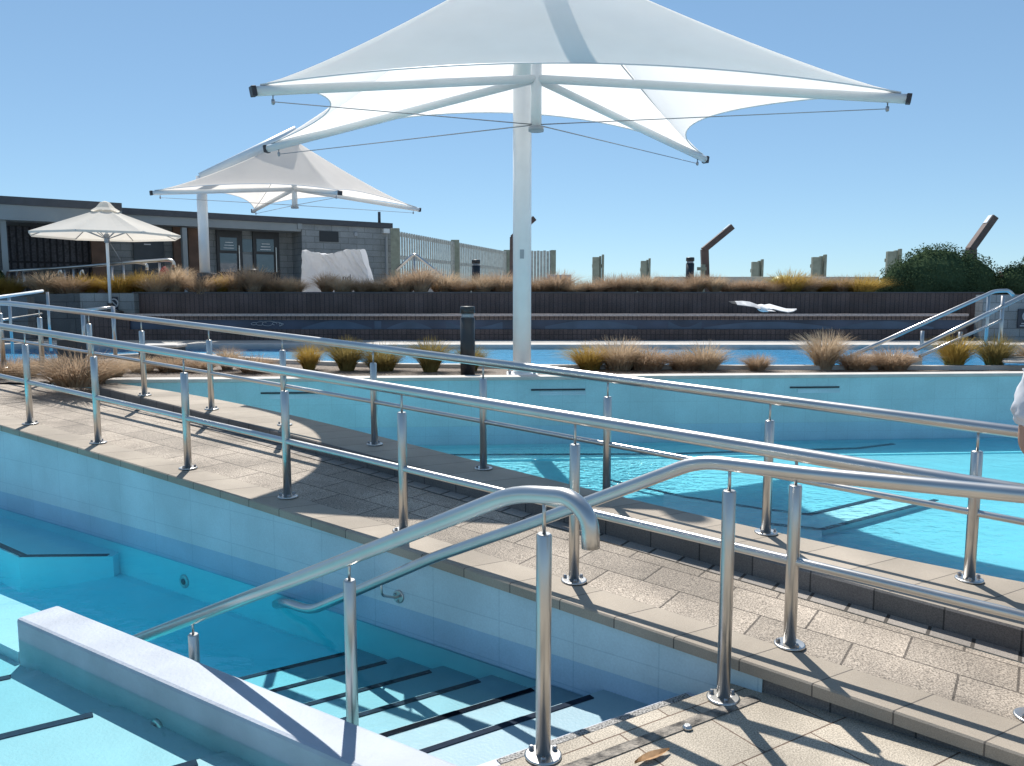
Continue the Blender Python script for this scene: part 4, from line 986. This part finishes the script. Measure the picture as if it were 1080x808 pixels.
# ================================================================== covered object
YC = 22.6; TC = [atY(322, 303, YC), atY(396, 303, YC)]; x0, x1 = TC[0].x, TC[1].x
zt_l, zt_r, zt_m = atY(326, 265, YC).z, atY(382, 263, YC).z, atY(350, 266, YC).z
tc_ = thing('covered_stack', 'bulky object under a wrinkled white cover beside the building', 'cover', Vector(((x0+x1)/2, YC, ZT)))
mb = MB(); rows = []; NX, NYr = 70, 60
for j in range(NYr + 1):
    v = j / NYr; row = []
    for i in range(NX + 1):
        u = i / NX; zt_ = zt_l + (zt_r - zt_l)*u - .10*math.sin(PI*min(1, u*1.15))**2 * (1 if u < .87 else 0)
        xa = x0 + .02; xb = atY(383, 290, YC).x; xtop = xa + (xb - xa)*u; xbot = x0 + (x1 - x0)*u
        # v: 0 front bottom .. .42 front top, .58 back top, 1 back bottom
        if v < .42: f = v/.42; y = YC - .45 + .10*f; z = ZT + (zt_ - ZT)*f; x = xbot + (xtop - xbot)*f
        elif v < .58: f = (v - .42)/.16; y = YC - .35 + .7*f; z = zt_ - .07*math.sin(PI*f)*(math.sin(PI*u)); x = xtop
        else: f = (v - .58)/.42; y = YC + .35 + .10*f; z = zt_ + (ZT - zt_)*f; x = xtop + (xbot - xtop)*f
        n_ = mnoise.noise(Vector((u*5, v*6, 1.3)))*.07 + abs(mnoise.noise(Vector((u*9 + v*7, v*4, 7))))*.09 + mnoise.noise(Vector((u*24 - v*9, v*12, 3)))*.018
        row.append(Vector((x, y + n_*2.0, z + n_*.7)))
    rows.append(row)
mb.grid(rows); mb.keep = True
# close the two ends
for i in (0, NX):
    L = [r[i] for r in rows]; mb.face(L)
cov = obj('cover', mb, 'tarp', tc_)
fc = bpy.data.curves.new('lettering', 'FONT'); fc.body = 'nd'; fc.size = .24; fc.extrude = .002; fo = bpy.data.objects.new('lettering', fc); COL.objects.link(fo)
fc.materials.append(M['navycloth']); dg_ = bpy.context.evaluated_depsgraph_get(); bpy.context.view_layer.update(); me_ = bpy.data.meshes.new_from_object(fo.evaluated_get(dg_)); bpy.data.objects.remove(fo); me_.name = 'lettering'
fo = bpy.data.objects.new('lettering', me_); COL.objects.link(fo); fo.parent = cov; q = atY(361, 296, YC - .56); fo.location = q - ORG[tc_]; fo.rotation_euler = (PI/2, 0, 0)
# ================================================================== fence, posts, bollards, lamps
F0 = Vector((atY(418, 300, 28.0).x, 28.0, 0)); YE = 42.0; F1 = Vector((atY(538, 300, YE).x, YE, 0)); fd = (F1 - F0).normalized(); FL = (F1 - F0).length
zft = atY(418, 243.5, 28.0).z; zfe = atY(538, 266, YE).z
fe = thing('slatted_fence', 'tall open slatted timber fence receding from the building corner', 'fence', F0 + Vector((0, 0, ZT)))
mb = MB(); K = 64
for i in range(K):
    f = (i + .5)/K; P_ = F0.lerp(F1, f); zt_ = zft + (zfe - zft)*f; mb.box(P_ + Vector((0, -.05, (zt_ + ZT)/2)), (.11, .03, zt_ - ZT), fd)
obj('slats', mb, 'timber_f', fe)
for hh in (.22, .60, .955):
    a = F0 + Vector((0, .04, ZT + (zft - ZT)*hh)); c_ = F1 + Vector((0, .04, ZT + (zfe - ZT)*hh)); mb = MB(); mb.box((a + c_)*.5, (FL, .05, .13), c_ - a); obj('rail', mb, 'timber_f', fe)
for f, wd in ((0, .30), (.42, .34), (.96, .34)):
    P_ = F0.lerp(F1, f); zt_ = zft + (zfe - zft)*f + .08; mb = MB(); mb.box(P_ + Vector((0, -.10, (zt_ + ZT)/2)), (wd, .14, zt_ - ZT), (1, 0, 0), .01); obj('post', mb, 'timber', fe)
a, c_ = atY(556, 264.5, 36), atY(586, 265, 36)
fe2 = thing('board_fence', 'short close-boarded timber fence just right of the thick mast', 'fence', Vector(((a.x + c_.x)/2, 36, ZT)))
mb = MB(); K = 9
for i in range(K):
    xx = a.x + (c_.x - a.x)*(i + .5)/K; mb.box((xx, 36, (a.z + ZT)/2 + .02*math.sin(i*3)), ((c_.x - a.x)/K - .02, .04, a.z - ZT))
obj('boards', mb, 'timber_f', fe2); mb = MB(); mb.box((c_.x - .1, 35.93, (a.z+ZT)/2), (.22, .10, a.z - ZT + .05)); obj('post', mb, 'timber', fe2)
for x, y, wpx, lab in ((631,270,12,'leftmost short green-grey timber post pair above the tussocks'), (681,274,10,'second green-grey timber post from the left, right of the mast'), (799,275,12,'green-grey timber post between the bent lamp and lime dome'), (864,270,15,'green-grey timber post right of the lime dome'), (943,264,15,'tallest green-grey timber post half hidden by the dark bush')):
    Y = 29.0; a = atY(x - wpx/2, y, Y); c_ = atY(x + wpx/2, y, Y); W = c_.x - a.x
    t = thing('timber_post', lab, 'post', Vector(((a.x+c_.x)/2, Y, ZT)), 'timber posts along the terrace edge')
    for i, (f0, f1, dz, dy) in enumerate(((0, .58, -.04, 0), (.60, .78, 0, .08), (.82, 1.0, .05, .0))):
        mb = MB(); mb.box((a.x + W*(f0+f1)/2, Y + dy, (a.z + dz + ZT)/2), (W*(f1-f0), .16, a.z + dz - ZT), None, .01); obj('board', mb, 'timber', t)
    mb = MB(); mb.box((a.x + W*.5, Y + .13, a.z - .35), (W*1.02, .04, .12)); obj('cross_rail', mb, 'timber', t)
mb = MB(); a = atY(741.5, 279, 22.8); mb.box((a.x, 22.8, (a.z+ZT)/2), (.11, .11, a.z-ZT)); mb.box((a.x - .05, 22.73, a.z - .12), (.26, .04, .09)); tag(obj('stub_post', mb, 'timber'), 'small pale timber stub post at the foot of the left bent lamp', 'post')
def bollard(x, ytop, Y, z0, label, wpx, grp='charcoal bollard lights'):
    a = atY(x, ytop, Y); r = wpx/2/F*Y; H = a.z - z0
    t = thing('bollard_light', label, 'bollard', Vector((a.x, Y, z0)), grp)
    mb = MB(); mb.lathe([(r, 0), (r, H - .16)], (a.x, Y, z0), 24); obj('body', mb, 'bollard', t)
    mb = MB(); mb.lathe([(r*.82, H - .16), (r*.82, H - .10)], (a.x, Y, z0), 24); obj('lens', mb, 'grey_metal', t)
    mb = MB(); mb.lathe([(r*1.02, H - .10), (r*1.02, H - .015), (r*.9, H)], (a.x, Y, z0), 24); obj('cap', mb, 'bollard', t)
bollard(493, 323, 11.25, bedz, 'largest charcoal bollard, standing in the planting bed before the far pool', 15.5)
bollard(502, 274, 21.9, ZT, 'charcoal bollard on the terrace in front of the slatted fence', 9)
bollard(728, 271.5, 22.0, ZT, 'charcoal bollard on the terrace left of the bent brown lamp', 8.5)
def bentlamp(x0, xk, yk, xt, yt, Y, wpx, label):
    t = thing('bent_lamp', label, 'lamp', Vector((atY(x0, 300, Y).x, Y, ZT)), 'bent brown lamp posts')
    w_ = wpx/F*Y; a = atY(x0, 300, Y); a.z = ZT; k = atY(xk, yk, Y); e = atY(xt, yt, Y)
    mb = MB(); mb.box((a + k)*.5, ((k - a).length, w_*.9, w_), (k - a), .01); obj('post', mb, 'rust', t)
    dv = (e - k).normalized(); mb = MB(); mb.box((k + e)*.5 , ((e - k).length + w_*.4, w_*1.1, w_*.8), dv, .01); hd = obj('head', mb, 'rust', t)
    mb = MB(); up = Vector((-dv.z, 0, dv.x)); mb.box((k*.1 + e*.9) + up*(w_*.42), ((e-k).length*.25, w_*.8, .02), dv); obj('top_plate', mb, 'white', hd)
bentlamp(745, 743, 263, 771, 240, 23, 7.5, 'bent brown lamp post standing clear against the sky')
bentlamp(1027, 1024, 262, 1047, 230, 22, 8.5, 'bent brown lamp rising out of the dark bush')
bentlamp(540.5, 541, 250, 563, 231, 24, 6.5, 'bent brown lamp mostly hidden behind the thick white mast')
simple_rail('path_handrail', 'pale handrail sloping down in front of the slatted fence', [[(418,285),(437,267.5),(476,299)]], [(437,269)], 25, ZT, .05, .03)
# ================================================================== stair rails by the far pool at right
def rail3(label, L, posts, mid=None):
    t = thing('pool_stair_handrail', label, 'handrail', L[0])
    obj('top_rail', MB().tube(smooth_path(L, .12), .033, 12), 'steel', t)
    if mid: obj('mid_rail', MB().tube(mid, .022, 10), 'steel', t)
    for P_, z0 in posts: obj('post', MB().tube([(P_.x, P_.y, z0), P_], .03, 10), 'steel', t)
L1 = [atY(890,379,12.4), atY(1049,307,14.6), atY(1064,306.5,14.7), atY(1069,312,14.7)]
rail3('longer steel stair rail of the far pool with bent top end', L1, [(atY(1043,309,14.5), ZB), (atY(973,349,13.5), ZB)])
L2 = [atY(965,369,11.9), atY(1095,304.5,13.2)]
rail3('nearer steel stair rail of the far pool running out of the frame', L2, [(atY(1058,312,12.8), ZB), (atY(1013,350,12.4), ZB)], [atY(970,376,11.9), atY(1057,337,12.8)])
mb = MB(); a, c_ = atY(920, 366, 12.8), atY(962, 366, 12.8); mb.box(((a.x+c_.x)/2, 12.8, ZB + .03), (c_.x-a.x, .7, .14), None, .01); tag(obj('step_block', mb, 'concrete'), 'pale step block between the far pool stair rails', 'step')
# white slatted lounger part at right edge
mb = MB()
for k in range(4): a = atY(1060, 372 + 4*k, 12.6 - .25*k); mb.box((a.x + .8, a.y, ZB + .08 + .015*(3-k)), (1.6, .16, .03), None, .005)
tag(obj('low_steps', mb, 'concrete'), 'pale slatted steps at the right edge beyond the golden tussock', 'steps')
# ================================================================== bushes
def bush(label, blobs, Y, nleaf, seed):
    rnd = random.Random(seed); cs = []
    for x, y, rx, rz in blobs: cs.append((atY(x, y, Y + rnd.uniform(-.1, .25)), rx/F*Y, rz/F*Y))
    t = thing('dark_bush', label, 'bush', Vector((cs[0][0].x, Y, ZT - .05)), 'dark rounded bushes')
    mb = MB(); mb.keep = True
    for _ in range(nleaf):
        c_, rx, rz = rnd.choices(cs, weights=[c2[1]*c2[2] for c2 in cs])[0]
        d0 = Vector((rnd.gauss(0,1), rnd.gauss(0,1), rnd.gauss(0,1))).normalized()
        if d0.z < -.75: d0.z *= -1
        rr = rnd.uniform(.80, 1.07) + .11*mnoise.noise(d0*4 + c_)
        p_ = c_ + Vector((d0.x*rx, d0.y*rx*.8, d0.z*rz))*rr
        if p_.z < ZT - .1: continue
        nrm = (d0 + Vector((rnd.gauss(0,.55), rnd.gauss(0,.55), rnd.gauss(0,.55)))).normalized(); u = nrm.orthogonal().normalized(); u.rotate(Quaternion(nrm, rnd.random()*6.28)); v = nrm.cross(u); L = rnd.uniform(.045, .075); W = L*.55
        mb.face([p_ - u*L*.5, p_ + v*W*.5 - u*L*.05, p_ + u*L*.5, p_ - v*W*.5 - u*L*.05])
    obj('foliage', mb, 'leaf', t)
    mb = MB()
    for c_, rx, rz in cs:
        sp = bmesh.ops.create_icosphere(mb.bm, subdivisions=3, radius=1)['verts']
        for v in sp:
            k = .86 + .10*mnoise.noise(v.co*2.5 + c_); v.co = Vector((v.co.x*rx*k, v.co.y*rx*.8*k, v.co.z*rz*k)) + c_
    obj('inner_growth', mb, 'leaf', t)
    mb = MB()
    for k in range(5): mb.tube([(cs[0][0].x + .12*k - .24, Y, ZT - .1), (cs[0][0].x + .3*k - .6, Y, ZT + .6)], .03, 6)
    obj('stem', mb, 'brown', t)
bush('big dark green rounded bush at the right end of the terrace wall', [(985,298,46,38),(958,302,32,27),(1015,300,38,32),(1038,306,22,20),(938,306,16,14)], 21.2, 15000, 3)
bush('smaller dark bush at the right frame edge beside the big one', [(1075,302,30,24),(1100,298,34,30),(1058,306,16,16)], 21.0, 7000, 5)
bush('small pale green shrub at the far left edge of the terrace', [(-4,296,9,12)], 20.6, 900, 8)
# ================================================================== gull
YG = 13.2; gc = atY(804, 325, YG)
gu = thing('seagull', 'white gull gliding with spread wings before the retaining wall', 'bird', gc)
def skinbody(name, joints, edges, m, parent=None, sub=2, root=0):
    me = bpy.data.meshes.new(name); org = ORG[parent] if parent else Vector((0,0,0))
    me.from_pydata([Vector(j[0]) - org for j in joints], edges, []); o = bpy.data.objects.new(name, me); COL.objects.link(o)
    o.modifiers.new('skin', 'SKIN'); 
    for i, j in enumerate(joints):
        r = j[1] if isinstance(j[1], tuple) else (j[1], j[1]); me.skin_vertices[0].data[i].radius = r
        me.skin_vertices[0].data[i].use_root = (i == root)
    o.modifiers.new('sub', 'SUBSURF').levels = sub; o.modifiers['sub'].render_levels = sub
    me.materials.append(M[m]) ; ORG[o] = org
    if parent: o.parent = parent
    bpy.context.view_layer.update()
    dg = bpy.context.evaluated_depsgraph_get(); ev = bpy.data.meshes.new_from_object(o.evaluated_get(dg)); o.modifiers.clear(); o.data = ev
    for p_ in ev.polygons: p_.use_smooth = True
    if not ev.materials: ev.materials.append(M[m])
    ev.name = name
    return o
gx = lambda dx, dy, dz: gc + Vector((dx, dy, dz))
skinbody('body', [(gx(-.03,.20,.02), .022), (gx(-.02,.13,.02), .045), (gx(0,0,0), .065), (gx(.02,-.13,-.015), .05), (gx(.04,-.24,-.03), .03), (gx(-.035,.27,.012), .012)], [(0,1),(1,2),(2,3),(3,4),(0,5)], 'bird', gu, root=2)
def wing(pts, chord, m):
    mb = MB(); rows = []
    for (p_, c_) in zip(pts, chord):
        p_ = Vector(p_); rows.append([p_ + Vector((0, .45*c_, (.16*c_))), p_ + Vector((0, .1*c_, .08*c_)), p_ + Vector((0, -.55*c_, -.22*c_))])
    mb.grid(rows); 
    rows2 = [[q - Vector((0, 0, .010)) for q in r] for r in rows]; mb.grid([r[::-1] for r in rows2]); return mb
lw = [gx(-.03,.04,.02), gx(-.17,.05,.07), gx(-.30,.03,.085), gx(-.44,-.02,.09)]; lt2 = [gx(-.44,-.02,.09), gx(-.53,-.08,.095), gx(-.585,-.13,.11)]
rw = [gx(.03,.04,.015), gx(.16,.05,.035), gx(.28,.03,.0), gx(.40,-.02,-.03)]; rt2 = [gx(.40,-.02,-.03), gx(.47,-.07,-.025), gx(.52,-.11,-.01)]
lo = obj('wing', wing(lw, (.20,.21,.20,.15), None), 'birdgrey', gu); obj('wing_tip', wing(lt2, (.15,.10,.03), None), 'birdblack', lo)
ro = obj('wing', wing(rw, (.20,.21,.20,.15), None), 'bird', gu); obj('wing_tip', wing(rt2, (.15,.10,.03), None), 'birdgrey', ro)
obj('beak', MB().tube([gx(-.037,.275,.012), gx(-.042,.33,.002)], .010, 8, r2=.003), 'rust', gu)
tl = MB(); tl.grid([[gx(.0,-.2,-.025), gx(.08,-.2,-.03)], [gx(.0,-.33,-.04), gx(.12,-.33,-.045)]]); tl.grid([[gx(.08,-.2,-.04), gx(.0,-.2,-.035)], [gx(.12,-.33,-.055), gx(.0,-.33,-.05)]]); obj('tail', tl, 'bird', gu)
# ================================================================== person at the right edge of the frame
Yp = 3.42; px_ = atY(1145, 400, Yp).x; gp_ = Vector((px_, Yp, 0)); s_ = gp_.dot(D_); zp = zr(s_)
pe = thing('person', 'person in a white short-sleeved shirt standing on the ramp at the right edge', 'person', Vector((px_, Yp, zp)))
Q = lambda x, y, z: Vector((px_ + x, Yp + y, zp + z))
J = [(Q(0,0,.95), (.15,.11)), (Q(0,0,1.12), (.14,.10)), (Q(0,.01,1.30), (.16,.11)), (Q(0,.01,1.43), (.11,.08)), (Q(0,.0,1.50), .052), (Q(0,-.02,1.56), .055), (Q(0,-.02,1.63), (.075,.09)), (Q(0,-.015,1.70), (.065,.08)),
     (Q(-.185,.0,1.40), .055), (Q(-.23,-.01,1.24), .043), (Q(-.235,.0,1.10), .037), (Q(-.205,-.12,1.02), .030), (Q(-.15,-.20,.98), .024),
     (Q(.185,.0,1.40), .055), (Q(.23,-.01,1.24), .043), (Q(.235,.0,1.10), .037), (Q(.205,-.12,1.02), .030), (Q(.15,-.20,.98), .024),
     (Q(-.09,0,.86), .088), (Q(-.10,-.01,.48), .058), (Q(-.10,.02,.25), .05), (Q(-.10,.03,.08), .036), (Q(-.11,-.10,.03), .032),
     (Q(.09,0,.86), .088), (Q(.10,-.01,.48), .058), (Q(.10,.02,.25), .05), (Q(.10,.03,.08), .036), (Q(.11,-.10,.03), .032)]
E_ = [(0,1),(1,2),(2,3),(3,4),(4,5),(5,6),(6,7),(3,8),(8,9),(9,10),(10,11),(11,12),(3,13),(13,14),(14,15),(15,16),(16,17),(0,18),(18,19),(19,20),(20,21),(21,22),(0,23),(23,24),(24,25),(25,26),(26,27)]
for sg in (-1, 1):                      # hands: palm and five fingers joined to the wrist
    wr = 12 if sg < 0 else 17; b0 = len(J); base_ = J[wr][0]
    J.append((base_ + Vector((0, -.02, -.05)), (.020, .028))); E_.append((wr, b0))
    for k in range(4):
        p_ = base_ + Vector((0, -.045 + .020*k, -.085 + (.004 if k in (0, 3) else 0))); i0 = len(J); L = (.055, .066, .062, .048)[k]
        J.append((p_, .009)); J.append((p_ + Vector((-sg*.008, -.004, -L*.55)), .008)); J.append((p_ + Vector((-sg*.026, -.004, -L)), .007)); E_ += [(b0, i0), (i0, i0+1), (i0+1, i0+2)]
    i0 = len(J); J.append((base_ + Vector((-sg*.012, -.05, -.045)), .010)); J.append((base_ + Vector((-sg*.022, -.066, -.082)), .008)); E_ += [(b0, i0), (i0, i0+1)]
bd_ = skinbody('body', J, E_, 'skin', pe)
sh_ = skinbody('shirt', [(Q(0,0,.86), (.18,.135)), (Q(0,0,1.05), (.172,.13)), (Q(0,.01,1.28), (.185,.135)), (Q(0,.01,1.42), (.13,.10)), (Q(0,.0,1.475), (.07,.07)), (Q(-.19,0,1.40), .078), (Q(-.235,-.005,1.28), .068), (Q(-.242,-.005,1.17), .064), (Q(.19,0,1.40), .078), (Q(.235,-.005,1.28), .068), (Q(.242,-.005,1.17), .064)], [(0,1),(1,2),(2,3),(3,4),(3,5),(5,6),(6,7),(3,8),(8,9),(9,10)], 'shirt', pe, 3)
for v_ in sh_.data.vertices:
    q_ = v_.co; v_.co = q_ + v_.normal*(.016*mnoise.noise(q_*16) + .012*mnoise.noise(q_*34 + Vector((3, 1, 2))))
skinbody('shorts', [(Q(0,0,.98), (.165,.125)), (Q(0,0,.88), (.165,.125)), (Q(-.095,0,.74), .108), (Q(-.10,0,.56), .098), (Q(.095,0,.74), .108), (Q(.10,0,.56), .098)], [(0,1),(1,2),(2,3),(1,4),(4,5)], 'navycloth', pe)
skinbody('hair', [(Q(0,.025,1.66), (.088,.085)), (Q(0,.01,1.74), (.08,.085)), (Q(0,.05,1.58), (.07,.05))], [(0,1),(0,2)], 'hair', pe)
mb = MB()
for sx in (-.03, .03): bmesh.ops.create_icosphere(mb.bm, subdivisions=2, radius=.012, matrix=Matrix.Translation(Q(sx, -.098, 1.645)))
obj('eyes', mb, 'paper', pe)
skinbody('nose', [(Q(0,-.10,1.64), .012), (Q(0,-.125,1.605), .015)], [(0,1)], 'skin', pe, 1)
